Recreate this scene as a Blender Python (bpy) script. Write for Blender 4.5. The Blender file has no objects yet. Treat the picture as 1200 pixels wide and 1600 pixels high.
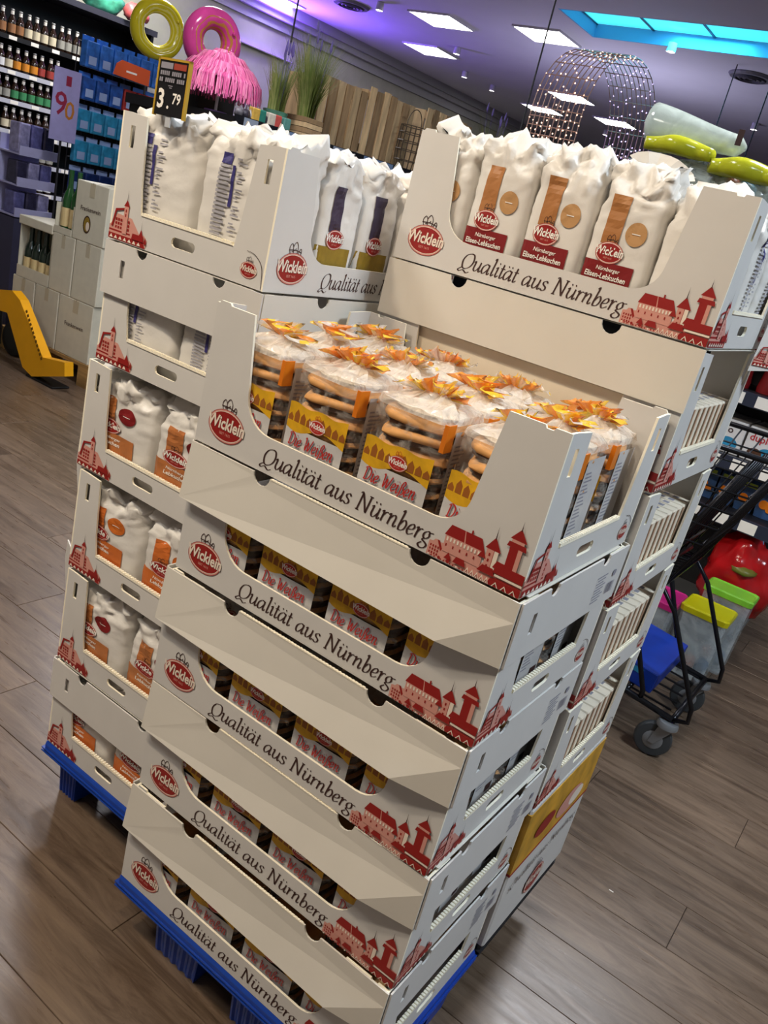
import bpy, bmesh, math, random
from mathutils import Vector, Matrix, noise
from mathutils.geometry import tessellate_polygon
from mathutils.bvhtree import BVHTree

SC = bpy.context.scene
COL = SC.collection
R = math.radians

# ------------------------------------------------------------------ camera
CAM = Vector((0.932251, -0.939816, 1.485133))
FPX = 1312.897
MR = Vector((0.790497, 0.565685, 0.234765))
MD = Vector((0.381402, -0.154752, -0.911364))
MF = Vector((-0.479214, 0.809971, -0.338085))
cd = bpy.data.cameras.new('camera')
cam = bpy.data.objects.new('camera', cd)
COL.objects.link(cam)
cam.matrix_world = Matrix(((MR.x, -MD.x, -MF.x, CAM.x), (MR.y, -MD.y, -MF.y, CAM.y),
                           (MR.z, -MD.z, -MF.z, CAM.z), (0, 0, 0, 1)))
cd.sensor_fit = 'VERTICAL'
cd.sensor_height = 36.0
cd.lens = 36.0 * FPX / 1600.0
cd.clip_start = 0.05
SC.camera = cam


def at(px, py, ax, val):
    """point where the ray through photo pixel (px,py) meets the plane ax=val"""
    d = MR * ((px - 600) / FPX) + MD * ((py - 800) / FPX) + MF
    i = 'xyz'.index(ax)
    return CAM + d * ((val - CAM[i]) / d[i])


def shown(P):
    c = Vector(P) - CAM
    z = c.dot(MF)
    if z < 0.05:
        return None
    return 600 + FPX * c.dot(MR) / z, 800 + FPX * c.dot(MD) / z


# ------------------------------------------------------------------ world, exposure
SC.view_settings.view_transform = 'Standard'
SC.view_settings.look = 'None'
SC.view_settings.gamma = 1
SC.view_settings.exposure = 0.0
SC.view_settings.use_curve_mapping = False
W = bpy.data.worlds.new('shop_air')
SC.world = W
W.use_nodes = True
W.node_tree.nodes['Background'].inputs[0].default_value = (0.75, 0.78, 0.9, 1)
W.node_tree.nodes['Background'].inputs[1].default_value = 0.15

KEY = 1.0
def lamp(name, kind, loc, energy, color, target=None, size=0.3, spot=None, parent=None):
    l = bpy.data.lights.new(name, kind)
    l.energy = energy * KEY
    l.color = color
    if kind == 'AREA':
        l.size = size
    elif kind in ('POINT', 'SPOT'):
        l.shadow_soft_size = size
    if kind == 'SPOT':
        l.spot_size = R(spot)
        l.spot_blend = 0.5
    o = bpy.data.objects.new(name, l)
    COL.objects.link(o)
    o.location = loc
    if target is not None:
        o.rotation_euler = (Vector(target) - Vector(loc)).to_track_quat('-Z', 'Y').to_euler()
    return o


CEIL = 3.65
# warm shop spots over the aisle in front of the display, and cooler panel light around it
lamp('warm_spot_light', 'SPOT', (-0.75, -1.15, 3.45), 120, (1.0, 0.84, 0.64), (-0.05, 0.15, 0.8), 0.08, 70)
lamp('warm_spot_light.001', 'SPOT', (0.55, -1.25, 3.45), 105, (1.0, 0.85, 0.66), (0.2, 0.2, 0.9), 0.08, 70)
lamp('panel_light', 'AREA', (2.3, 0.6, 3.6), 95, (0.68, 0.84, 1.0), (2.4, 0.6, 0), 0.6)
lamp('panel_light.001', 'AREA', (-2.0, 1.6, 3.6), 55, (0.96, 0.95, 1.0), (-2.0, 1.6, 0), 0.6)
lamp('panel_light.002', 'AREA', (0.3, 3.6, 3.6), 60, (0.9, 0.93, 1.0), (0.3, 3.6, 0), 0.6)
lamp('panel_light.003', 'AREA', (-5.0, 4.4, 3.6), 110, (0.93, 0.93, 1.0), (-5.0, 4.4, 0), 0.6)
lamp('panel_light.004', 'AREA', (-1.6, -1.6, 3.6), 40, (1.0, 0.93, 0.82), (-1.6, -1.6, 0), 0.6)
lamp('violet_uplight', 'AREA', (-8.35, 8.7, 3.03), 75, (0.22, 0.08, 1.0), (-6.9, 8.7, 3.65), 0.5)
lamp('added_ceiling_fill', 'AREA', (-3.6, 9.8, 2.0), 24, (0.78, 0.76, 1.0), (-3.6, 9.8, 3.65), 1.2)  # added fill lamp that brightens the ceiling, with no known source
lamp('wall_washer', 'AREA', (-7.4, 5.6, 3.55), 70, (1.0, 0.98, 0.88), (-8.6, 6.2, 2.2), 0.6)

# ------------------------------------------------------------------ materials
def lin(c):
    return tuple((v / 12.92 if v <= 0.04045 else ((v + 0.055) / 1.055) ** 2.4) for v in c)


def hx(s):
    return lin(tuple(int(s[i:i + 2], 16) / 255 for i in (0, 2, 4)))


MATS = {}


def mat(name, col, rough=0.6, metal=0.0, vary=0.0, scale=20.0, bump=0.0, bscale=60.0, emit=0.0, spec=0.4, objvary=0.0, stretch=None, coat=0.0):
    if name in MATS:
        return MATS[name]
    m = bpy.data.materials.new(name)
    m.use_nodes = True
    nt = m.node_tree
    b = nt.nodes['Principled BSDF']
    c = hx(col) if isinstance(col, str) else col
    b.inputs['Base Color'].default_value = (*c, 1)
    b.inputs['Roughness'].default_value = rough
    b.inputs['Metallic'].default_value = metal
    b.inputs['Specular IOR Level'].default_value = spec
    b.inputs['Coat Weight'].default_value = coat
    tc = nt.nodes.new('ShaderNodeTexCoord')
    src = tc.outputs['Object']
    if stretch:
        mp = nt.nodes.new('ShaderNodeMapping')
        mp.inputs['Scale'].default_value = stretch
        nt.links.new(src, mp.inputs[0])
        src = mp.outputs[0]
    if vary or objvary:
        n = nt.nodes.new('ShaderNodeTexNoise')
        n.inputs['Scale'].default_value = scale
        n.inputs['Detail'].default_value = 5
        nt.links.new(src, n.inputs['Vector'])
        r = nt.nodes.new('ShaderNodeMapRange')
        r.inputs[1].default_value = 0.3
        r.inputs[2].default_value = 0.7
        r.inputs[3].default_value = 1 - vary
        r.inputs[4].default_value = 1 + vary
        nt.links.new(n.outputs['Fac'], r.inputs[0])
        val = r.outputs[0]
        if objvary:
            oi = nt.nodes.new('ShaderNodeObjectInfo')
            r2 = nt.nodes.new('ShaderNodeMapRange')
            r2.inputs[3].default_value = 1 - objvary
            r2.inputs[4].default_value = 1 + objvary
            nt.links.new(oi.outputs['Random'], r2.inputs[0])
            mu = nt.nodes.new('ShaderNodeMath')
            mu.operation = 'MULTIPLY'
            nt.links.new(val, mu.inputs[0])
            nt.links.new(r2.outputs[0], mu.inputs[1])
            val = mu.outputs[0]
        h = nt.nodes.new('ShaderNodeVectorMath')
        h.operation = 'SCALE'
        h.inputs[0].default_value = c
        nt.links.new(val, h.inputs['Scale'])
        nt.links.new(h.outputs[0], b.inputs['Base Color'])
    if bump:
        n2 = nt.nodes.new('ShaderNodeTexNoise')
        n2.inputs['Scale'].default_value = bscale
        n2.inputs['Detail'].default_value = 4
        nt.links.new(src, n2.inputs['Vector'])
        bp = nt.nodes.new('ShaderNodeBump')
        bp.inputs['Strength'].default_value = bump
        bp.inputs['Distance'].default_value = 0.004
        nt.links.new(n2.outputs['Fac'], bp.inputs['Height'])
        nt.links.new(bp.outputs[0], b.inputs['Normal'])
    if emit:
        b.inputs['Emission Color'].default_value = (*c, 1)
        b.inputs['Emission Strength'].default_value = emit
    MATS[name] = m
    return m


def film(name, col, clear=0.75, rough=0.12, bump=0.6, bscale=45):
    """clear plastic film: see-through, with a milky share and sharp glints on its wrinkles"""
    if name in MATS:
        return MATS[name]
    m = bpy.data.materials.new(name)
    m.use_nodes = True
    nt = m.node_tree
    nt.nodes.remove(nt.nodes['Principled BSDF'])
    out = nt.nodes['Material Output']
    tr = nt.nodes.new('ShaderNodeBsdfTransparent')
    pr = nt.nodes.new('ShaderNodeBsdfPrincipled')
    pr.inputs['Base Color'].default_value = (*(hx(col) if isinstance(col, str) else col), 1)
    pr.inputs['Roughness'].default_value = rough
    pr.inputs['Specular IOR Level'].default_value = 1.0
    mx = nt.nodes.new('ShaderNodeMixShader')
    tc = nt.nodes.new('ShaderNodeTexCoord')
    n = nt.nodes.new('ShaderNodeTexNoise')
    n.inputs['Scale'].default_value = bscale
    n.inputs['Detail'].default_value = 6
    n.inputs['Distortion'].default_value = 1.5
    nt.links.new(tc.outputs['Object'], n.inputs['Vector'])
    bp = nt.nodes.new('ShaderNodeBump')
    bp.inputs['Strength'].default_value = bump
    bp.inputs['Distance'].default_value = 0.01
    nt.links.new(n.outputs['Fac'], bp.inputs['Height'])
    nt.links.new(bp.outputs[0], pr.inputs['Normal'])
    r = nt.nodes.new('ShaderNodeMapRange')
    r.inputs[1].default_value = 0.42
    r.inputs[2].default_value = 0.72
    r.inputs[3].default_value = min(1.0, 1 - clear * 1.0 - 0.08)
    r.inputs[4].default_value = min(1.0, 1 - clear + 0.35)
    nt.links.new(n.outputs['Fac'], r.inputs[0])
    nt.links.new(r.outputs[0], mx.inputs[0])
    nt.links.new(tr.outputs[0], mx.inputs[1])
    nt.links.new(pr.outputs[0], mx.inputs[2])
    nt.links.new(mx.outputs[0], out.inputs[0])
    MATS[name] = m
    return m


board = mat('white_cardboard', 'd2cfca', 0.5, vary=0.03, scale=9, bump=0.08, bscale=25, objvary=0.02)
lidboard = mat('warm_lit_cardboard', 'd9d4c9', 0.6, vary=0.03, scale=7, bump=0.1, bscale=18, objvary=0.02)  # same board as the trays, with the warm front light tinted in
board_in = mat('cardboard_inside', 'a39a8b', 0.8, vary=0.05)
board_edge = mat('cut_cardboard_edge', 'fbf3dc', 0.8)
red = mat('red_print', '921b18', 0.5)
pink = mat('pale_red_print', 'd09486', 0.5)
cream = mat('cream_print', 'eadccb', 0.5)
ink = mat('dark_brown_ink', '3d2420', 0.6)
greyink = mat('grey_ink', '8d8a94', 0.6)
blackhole = mat('black_plastic', '0d0d0f', 0.5)
white = mat('white_print', 'f4efe6', 0.5)
paper = mat('white_bag_paper', 'dfdbd4', 0.38, bump=0.3, bscale=40, vary=0.02)


# ------------------------------------------------------------------ mesh helpers
class MB:
    def __init__(s):
        s.v, s.f, s.m = [], [], []

    def add(s, vs, fs, mi=0):
        o = len(s.v)
        s.v += [tuple(v) for v in vs]
        for f in fs:
            s.f.append(tuple(i + o for i in f))
            s.m.append(mi)
        return s

    def box(s, a, b, mi=0, skip=()):
        x0, y0, z0 = a
        x1, y1, z1 = b
        vs = [(x0, y0, z0), (x1, y0, z0), (x1, y1, z0), (x0, y1, z0), (x0, y0, z1), (x1, y0, z1), (x1, y1, z1), (x0, y1, z1)]
        fs = [(0, 3, 2, 1), (4, 5, 6, 7), (0, 1, 5, 4), (1, 2, 6, 5), (2, 3, 7, 6), (3, 0, 4, 7)]
        return s.add(vs, fs, mi)

    def bbox(s, a, b, r, mi=0):
        """box with chamfered vertical and top edges"""
        x0, y0, z0 = a
        x1, y1, z1 = b
        def ring(z, i):
            return [(x0 + r, y0 + i, z), (x1 - r, y0 + i, z), (x1 - i, y0 + r, z), (x1 - i, y1 - r, z),
                    (x1 - r, y1 - i, z), (x0 + r, y1 - i, z), (x0 + i, y1 - r, z), (x0 + i, y0 + r, z)]
        rs = [ring(z0, r * .6), ring(z0 + r, 0), ring(z1 - r, 0), ring(z1, r * .6)]
        return s.rings(rs, mi, True)

    def rings(s, rs, mi=0, cap=True, closed=True, mats=None):
        n = len(rs[0])
        vs = [p for r in rs for p in r]
        fs = []
        o = len(s.v)
        s.v += [tuple(v) for v in vs]
        for k in range(len(rs) - 1):
            for i in range(n if closed else n - 1):
                j = (i + 1) % n
                s.f.append((o + k * n + i, o + k * n + j, o + (k + 1) * n + j, o + (k + 1) * n + i))
                s.m.append(mats[k] if mats else mi)
        if cap:
            s.f.append(tuple(o + i for i in reversed(range(n))))
            s.m.append(mats[0] if mats else mi)
            s.f.append(tuple(o + (len(rs) - 1) * n + i for i in range(n)))
            s.m.append(mats[-1] if mats else mi)
        return s

    def lathe(s, prof, c=(0, 0, 0), n=16, mi=0, cap=True, mats=None):
        rs = []
        for r, z in prof:
            rs.append([(c[0] + r * math.cos(2 * math.pi * i / n), c[1] + r * math.sin(2 * math.pi * i / n), c[2] + z) for i in range(n)])
        return s.rings(rs, mi, cap, True, mats)

    def tube(s, pts, r, n=8, mi=0, closed=False):
        pts = [Vector(p) for p in pts]
        rs = []
        N = len(pts)
        up = None
        for i, p in enumerate(pts):
            if closed:
                t = pts[(i + 1) % N] - pts[i - 1]
            else:
                t = pts[min(i + 1, N - 1)] - pts[max(i - 1, 0)]
            t.normalize()
            if up is None:
                up = Vector((0, 0, 1)) if abs(t.z) < 0.9 else Vector((1, 0, 0))
            x = t.cross(up)
            if x.length < 1e-4:
                x = t.cross(Vector((0.3, 1, 0.2)))
            x.normalize()
            y = x.cross(t).normalized()
            up = y
            rr = r[i] if isinstance(r, (list, tuple)) else r
            rs.append([p + x * (rr * math.cos(2 * math.pi * k / n)) + y * (rr * math.sin(2 * math.pi * k / n)) for k in range(n)])
        if closed:
            rs.append(rs[0])
        return s.rings(rs, mi, not closed)

    def prism(s, loops, fr, t, mi=0, edge=None):
        """loops: outer + holes in 2D; fr(u,v,w)->3D; thickness t along w"""
        flat = [p for l in loops for p in l]
        tri = tessellate_polygon([[Vector((p[0], p[1], 0)) for p in l] for l in loops])
        n = len(flat)
        o = len(s.v)
        s.v += [tuple(fr(u, v, 0)) for u, v in flat] + [tuple(fr(u, v, t)) for u, v in flat]
        for a, b, c in tri:
            s.f.append((o + a, o + b, o + c)); s.m.append(mi)
            s.f.append((o + n + c, o + n + b, o + n + a)); s.m.append(mi)
        k = 0
        for l in loops:
            m = len(l)
            for i in range(m):
                j = (i + 1) % m
                s.f.append((o + k + i, o + k + j, o + n + k + j, o + n + k + i))
                s.m.append(mi if edge is None else edge)
            k += m
        return s

    def mesh(s, name, mats, smooth=False, fixn=True):
        me = bpy.data.meshes.new(name)
        me.from_pydata(s.v, [], s.f)
        for m in mats:
            me.materials.append(m)
        me.polygons.foreach_set('material_index', s.m)
        if fixn:
            bm = bmesh.new()
            bm.from_mesh(me)
            bmesh.ops.recalc_face_normals(bm, faces=bm.faces)
            bm.to_mesh(me)
            bm.free()
        if smooth is True:
            me.polygons.foreach_set('use_smooth', [True] * len(me.polygons))
        elif smooth:
            me.polygons.foreach_set('use_smooth', [True] * len(me.polygons))
            me.set_sharp_from_angle(angle=R(smooth))
        me.update()
        return me

    def build(s, name, mats, parent=None, loc=None, smooth=False, rot=None):
        if not isinstance(mats, (list, tuple)):
            mats = [mats]
        return put(name, s.mesh(name, mats, smooth), parent, loc, rot)


def put(name, me, parent=None, loc=None, rot=None, scale=None):
    o = bpy.data.objects.new(name, me)
    COL.objects.link(o)
    if parent is not None:
        o.parent = parent
    if loc is not None:
        o.location = loc
    if rot is not None:
        o.rotation_euler = rot
    if scale is not None:
        o.scale = scale
    return o


def tag(o, label, cat, group=None):
    o['label'] = label
    o['category'] = cat
    if group:
        o['group'] = group
    return o


def thing(name, label, cat, loc=(0, 0, 0), rz=0.0, group=None):
    o = bpy.data.objects.new(name, None)
    o.empty_display_size = 0.05
    COL.objects.link(o)
    o.location = loc
    o.rotation_euler = (0, 0, rz)
    return tag(o, label, cat, group)


def struct(o):
    o['kind'] = 'structure'
    return o


# 2D drawing helpers: every shape is (verts2d, faces)
def P2(poly):
    return [tuple(p) for p in poly], [tuple(range(len(poly)))]


def grid2(x0, z0, x1, z1, nx, nz):
    vs = [(x0 + (x1 - x0) * i / nx, z0 + (z1 - z0) * j / nz) for j in range(nz + 1) for i in range(nx + 1)]
    fs = [(j * (nx + 1) + i, j * (nx + 1) + i + 1, (j + 1) * (nx + 1) + i + 1, (j + 1) * (nx + 1) + i) for j in range(nz) for i in range(nx)]
    return vs, fs


def oval2(cx, cz, rx, rz, n=28, rings=3):
    vs = [(cx, cz)]
    for k in range(1, rings + 1):
        vs += [(cx + rx * k / rings * math.cos(2 * math.pi * i / n), cz + rz * k / rings * math.sin(2 * math.pi * i / n)) for i in range(n)]
    fs = [(0, 1 + i, 1 + (i + 1) % n) for i in range(n)]
    for k in range(rings - 1):
        a, b = 1 + k * n, 1 + (k + 1) * n
        fs += [(a + i, b + i, b + (i + 1) % n, a + (i + 1) % n) for i in range(n)]
    return vs, fs


def ring2(cx, cz, rx, rz, w, n=32):
    vs, fs = [], []
    for i in range(n):
        a = 2 * math.pi * i / n
        vs += [(cx + rx * math.cos(a), cz + rz * math.sin(a)), (cx + (rx - w) * math.cos(a), cz + (rz - w) * math.sin(a))]
    for i in range(n):
        j = (i + 1) % n
        fs.append((2 * i, 2 * j, 2 * j + 1, 2 * i + 1))
    return vs, fs


_txt = {}


def text2(s, size, x=0.0, z=0.0, fat=0.0, shear=0.0, align='LEFT', sx=1.0):
    """lettering in Blender's own built-in face, as flat 2D polygons"""
    key = (s, fat, shear, align)
    if key not in _txt:
        cu = bpy.data.curves.new('t', 'FONT')
        cu.body = s
        cu.size = 1
        cu.offset = fat
        cu.shear = shear
        cu.align_x = align
        cu.resolution_u = 2
        ob = bpy.data.objects.new('t', cu)
        COL.objects.link(ob)
        dg = bpy.context.evaluated_depsgraph_get()
        me = bpy.data.meshes.new_from_object(ob.evaluated_get(dg))
        _txt[key] = ([(v.co.x, v.co.y) for v in me.vertices], [tuple(p.vertices) for p in me.polygons])
        bpy.data.objects.remove(ob)
        bpy.data.curves.remove(cu)
        bpy.data.meshes.remove(me)
    vs, fs = _txt[key]
    return [(x + a * size * sx, z + b * size) for a, b in vs], fs


# pen-drawn italic letters (x-height 1)
GL = {
    'Q': (1.35, [[(.75, 1.62), (.3, 1.4), (.08, .8), (.25, .12), (.62, -.02), (1.08, .3), (1.25, .9), (1.08, 1.5), (.75, 1.62)],
                 [(.2, .05), (-.1, -.25), (.1, -.38), (.45, -.2), (.9, -.42), (1.2, -.25)]]),
    'u': (1.02, [[(.03, .85), (.16, 1), (.2, .85), (.19, .25), (.36, 0), (.58, .15), (.76, .55)], [(.78, 1), (.78, .2), (.88, 0), (1.03, .2)]]),
    'a': (1.0, [[(.72, .9), (.45, 1), (.15, .7), (.1, .28), (.26, 0), (.5, .15), (.74, .6)], [(.76, 1), (.75, .2), (.85, 0), (1.0, .2)]]),
    'l': (.5, [[(.08, 1.6), (.24, 1.72), (.23, .2), (.33, 0), (.5, .2)]]),
    'i': (.5, [[(.03, .85), (.18, 1), (.22, .85), (.21, .2), (.32, 0), (.5, .2)], [(.22, 1.38), (.3, 1.42)]]),
    't': (.52, [[(.24, 1.42), (.22, .2), (.34, 0), (.52, .2)], [(.02, .98), (.5, 1.0)]]),
    's': (.7, [[(.6, .82), (.42, 1), (.18, .85), (.22, .62), (.52, .4), (.54, .15), (.34, 0), (.08, .14)]]),
    'n': (1.0, [[(.03, .85), (.16, 1), (.21, .85), (.2, 0)], [(.2, .5), (.42, .92), (.62, .98), (.72, .75), (.7, .2), (.8, 0), (.98, .2)]]),
    'r': (.66, [[(.03, .85), (.16, 1), (.21, .85), (.2, 0)], [(.2, .5), (.4, .92), (.62, .95)]]),
    'N': (1.4, [[(.22, 0), (.24, 1.55)], [(.02, 1.55), (.26, 1.58), (1.05, .02)], [(1.06, 0), (1.08, 1.58)], [(.05, 0), (.4, 0)], [(.9, 1.58), (1.26, 1.58)]]),
    'b': (.9, [[(.06, 1.6), (.22, 1.72), (.21, .2), (.38, 0), (.66, .15), (.77, .6), (.6, .97), (.4, .88), (.22, .45)]]),
    'e': (.74, [[(.12, .42), (.5, .55), (.6, .82), (.44, 1), (.2, .8), (.1, .32), (.3, 0), (.7, .25)]]),
    'g': (.95, [[(.66, .88), (.42, 1), (.16, .75), (.2, .4), (.44, .32), (.64, .58), (.6, .9), (.92, 1.0)],
                [(.34, .34), (.22, .14), (.5, .0), (.74, -.2), (.6, -.52), (.26, -.58), (.04, -.36), (.26, -.06)]]),
    'D': (1.3, [[(.28, .02), (.3, 1.5)], [(.0, 1.35), (.4, 1.62), (1.0, 1.35), (1.12, .7), (.75, .06), (.1, .04)]]),
    'W': (1.55, [[(.0, 1.5), (.22, 1.55), (.36, .02), (.72, 1.2), (.92, .02), (1.42, 1.6)]]),
    'ß': (.85, [[(.1, -.4), (.24, .2), (.26, 1.2), (.5, 1.66), (.72, 1.38), (.52, .92), (.78, .55), (.66, .08), (.4, .02)]]),
    ' ': (.6, []),
}


def spline(pts, k=5):
    if len(pts) < 3:
        return pts
    out = []
    P = [pts[0]] + list(pts) + [pts[-1]]
    for i in range(1, len(P) - 2):
        for j in range(k):
            t = j / k
            a, b, c, d = P[i - 1], P[i], P[i + 1], P[i + 2]
            out.append(tuple(.5 * ((2 * b[q]) + (c[q] - a[q]) * t + (2 * a[q] - 5 * b[q] + 4 * c[q] - d[q]) * t * t + (3 * b[q] - a[q] - 3 * c[q] + d[q]) * t ** 3) for q in (0, 1)))
    out.append(pts[-1])
    return out


def pen_text(s, xh, x, z, slant=.22, thick=.2, thin=.055, track=0.0, width=None):
    vs, fs = [], []
    cx = 0.0
    def stroke(pts, th=None):
        pts = [(cx + p[0] + slant * p[1], p[1]) for p in spline(pts)]
        n = len(pts)
        o = len(vs)
        for i, p in enumerate(pts):
            a, b = pts[max(i - 1, 0)], pts[min(i + 1, n - 1)]
            dx, dy = b[0] - a[0], b[1] - a[1]
            l = math.hypot(dx, dy) or 1
            ang = math.atan2(dy, dx)
            w = (thin + (thick - thin) * abs(math.sin(ang - R(25))) ** 1.3) if th is None else th
            nx, ny = -dy / l * w / 2, dx / l * w / 2
            vs.append((p[0] + nx, p[1] + ny))
            vs.append((p[0] - nx, p[1] - ny))
        for i in range(n - 1):
            fs.append((o + 2 * i, o + 2 * i + 1, o + 2 * i + 3, o + 2 * i + 2))
    for ch in s:
        base = {'ä': 'a', 'ü': 'u'}.get(ch, ch)
        adv, st = GL[base]
        for q in st:
            stroke(q, .17 if (base == 'i' and len(q) == 2) else None)
        if ch in 'äü':
            stroke([(.2, 1.34), (.32, 1.36)], .16)
            stroke([(.58, 1.34), (.7, 1.36)], .16)
        cx += adv + track
    k = (width / (cx * xh)) if width else 1.0
    return [(x + a * xh * k, z + b * xh) for a, b in vs], fs


def draw(items, fr):
    """items: [(shape2d, material index)] -> MB through frame fr(u,v,layer)"""
    mb = MB()
    for n, (sh, mi) in enumerate(items):
        lay = n * 0.00004
        mb.add([fr(u, v, lay) for u, v in sh[0]], sh[1], mi)
    return mb


def project(items, bvh, axis='y', off=0.0010, step=0.0, flip=False):
    """drape flat artwork on a thing's front (-y) or side (+x) by ray casting; the artwork keeps its own drawing order"""
    mb = MB()
    for n, (sh, mi) in enumerate(items):
        vs = []
        for u, v in sh[0]:
            if axis == 'y':
                o, d = Vector((u, -1, v)), Vector((0, 1, 0))
            else:
                o, d = Vector((1, u, v)), Vector((-1, 0, 0))
            h = bvh.ray_cast(o, d)
            p = h[0] if h[0] is not None else o + d
            vs.append(p - d * (off + n * 0.00006))
        mb.add(vs, sh[1], mi)
    return mb


def bvh_of(me):
    return BVHTree.FromPolygons([v.co.copy() for v in me.vertices], [tuple(p.vertices) for p in me.polygons])


def arc(cx, cz, r, a0, a1, n):
    return [(cx + r * math.cos(R(a0 + (a1 - a0) * i / n)), cz + r * math.sin(R(a0 + (a1 - a0) * i / n))) for i in range(n + 1)]


# ------------------------------------------------------------------ room: floor with planks, ceiling, walls
random.seed(4)


def wood_mat():
    m = bpy.data.materials.new('grey_brown_oak_planks')
    m.use_nodes = True
    nt = m.node_tree
    b = nt.nodes['Principled BSDF']
    tc = nt.nodes.new('ShaderNodeTexCoord')
    oi = nt.nodes.new('ShaderNodeObjectInfo')
    mp = nt.nodes.new('ShaderNodeMapping')
    mp.inputs['Scale'].default_value = (1.4, 11, 1)
    ad = nt.nodes.new('ShaderNodeVectorMath')
    cb = nt.nodes.new('ShaderNodeCombineXYZ')
    mu = nt.nodes.new('ShaderNodeMath'); mu.operation = 'MULTIPLY'; mu.inputs[1].default_value = 37
    nt.links.new(oi.outputs['Random'], mu.inputs[0])
    nt.links.new(mu.outputs[0], cb.inputs[0]); nt.links.new(mu.outputs[0], cb.inputs[1])
    nt.links.new(tc.outputs['Object'], ad.inputs[0]); nt.links.new(cb.outputs[0], ad.inputs[1])
    nt.links.new(ad.outputs[0], mp.inputs[0])
    n = nt.nodes.new('ShaderNodeTexNoise')
    n.inputs['Scale'].default_value = 2.0; n.inputs['Detail'].default_value = 10; n.inputs['Roughness'].default_value = .74; n.inputs['Distortion'].default_value = 1.1
    nt.links.new(mp.outputs[0], n.inputs['Vector'])
    cr = nt.nodes.new('ShaderNodeValToRGB')
    e = cr.color_ramp.elements
    e[0].position, e[0].color = .25, (*hx('3a2d23'), 1)
    e[1].position, e[1].color = .75, (*hx('806c58'), 1)
    for p, c in ((.42, '594839'), (.55, '6d5b4b')):
        q = e.new(p); q.color = (*hx(c), 1)
    nt.links.new(n.outputs['Fac'], cr.inputs[0])
    hs = nt.nodes.new('ShaderNodeHueSaturation')
    r2 = nt.nodes.new('ShaderNodeMapRange')
    r2.inputs[3].default_value = .82; r2.inputs[4].default_value = 1.1
    nt.links.new(oi.outputs['Random'], r2.inputs[0])
    nt.links.new(r2.outputs[0], hs.inputs['Value'])
    nt.links.new(cr.outputs[0], hs.inputs['Color'])
    nt.links.new(hs.outputs[0], b.inputs['Base Color'])
    n3 = nt.nodes.new('ShaderNodeTexNoise'); n3.inputs['Scale'].default_value = 5
    nt.links.new(mp.outputs[0], n3.inputs['Vector'])
    r3 = nt.nodes.new('ShaderNodeMapRange'); r3.inputs[3].default_value = .2; r3.inputs[4].default_value = .42
    nt.links.new(n3.outputs['Fac'], r3.inputs[0]); nt.links.new(r3.outputs[0], b.inputs['Roughness'])
    bp = nt.nodes.new('ShaderNodeBump'); bp.inputs['Strength'].default_value = .12; bp.inputs['Distance'].default_value = .003
    nt.links.new(n.outputs['Fac'], bp.inputs['Height']); nt.links.new(bp.outputs[0], b.inputs['Normal'])
    return m


wood = wood_mat()
X0, X1, Y0, Y1 = -8.6, 5.0, -4.0, 19.0
floor = struct(MB().box((X0, Y0, -0.12), (X1, Y1, -0.004)).build('floor', mat('floor_base', '40342b', 0.4, vary=0.25, scale=3, stretch=(.6, 5, 1))))
PW, PL = 0.185, 1.25
pm = MB()
g = 0.0006
pm.add([(g, g, -0.006), (PL - g, g, -0.006), (PL - g, PW - g, -0.006), (g, PW - g, -0.006), (g, g, -.0015), (PL - g, g, -.0015), (PL - g, PW - g, -.0015), (g, PW - g, -.0015),
        (2.5 * g, 2.5 * g, 0), (PL - 2.5 * g, 2.5 * g, 0), (PL - 2.5 * g, PW - 2.5 * g, 0), (2.5 * g, PW - 2.5 * g, 0)],
       [(0, 1, 5, 4), (1, 2, 6, 5), (2, 3, 7, 6), (3, 0, 4, 7), (4, 5, 9, 8), (5, 6, 10, 9), (6, 7, 11, 10), (7, 4, 8, 11), (8, 9, 10, 11)])
plank_me = pm.mesh('plank', [wood])
cand = []
for j in range(int(-3.0 / PW), int(14 / PW)):
    offx = (j * 0.43) % PL
    for i in range(-8, 5):
        x, y = i * PL + offx, j * PW
        if x < X0 or x + PL > X1 or y < Y0:
            continue
        best = False
        for fx in (0, .25, .5, .75, 1):
            s = shown((x + PL * fx, y + PW / 2, 0))
            if s and -40 < s[0] < 1240 and -20 < s[1] < 1640:
                best = True
        d = (Vector((x + PL / 2, y, 0)) - CAM).length
        cand.append((0 if best else 1, d, x, y))
cand.sort()
near = cand[:300]
for _, _, x, y in near:
    put('plank', plank_me, floor, (x, y, 0))
rest = MB()
for _, d, x, y in cand[300:]:
    if d < 14:
        rest.add([(x + g, y + g, -.001), (x + PL - g, y + g, -.001), (x + PL - g, y + PW - g, -.001), (x + g, y + PW - g, -.001)], [(0, 1, 2, 3)])
ro = rest.build('far_planks', wood, floor)
ro['kind'] = 'stuff'

ceil_m = mat('ceiling_paint', 'dad8e6', 0.85, vary=0.03, scale=1.5)
wall_m = mat('wall_plaster', 'a9a89c', 0.9, vary=0.12, scale=2.5, bump=.1)
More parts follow.
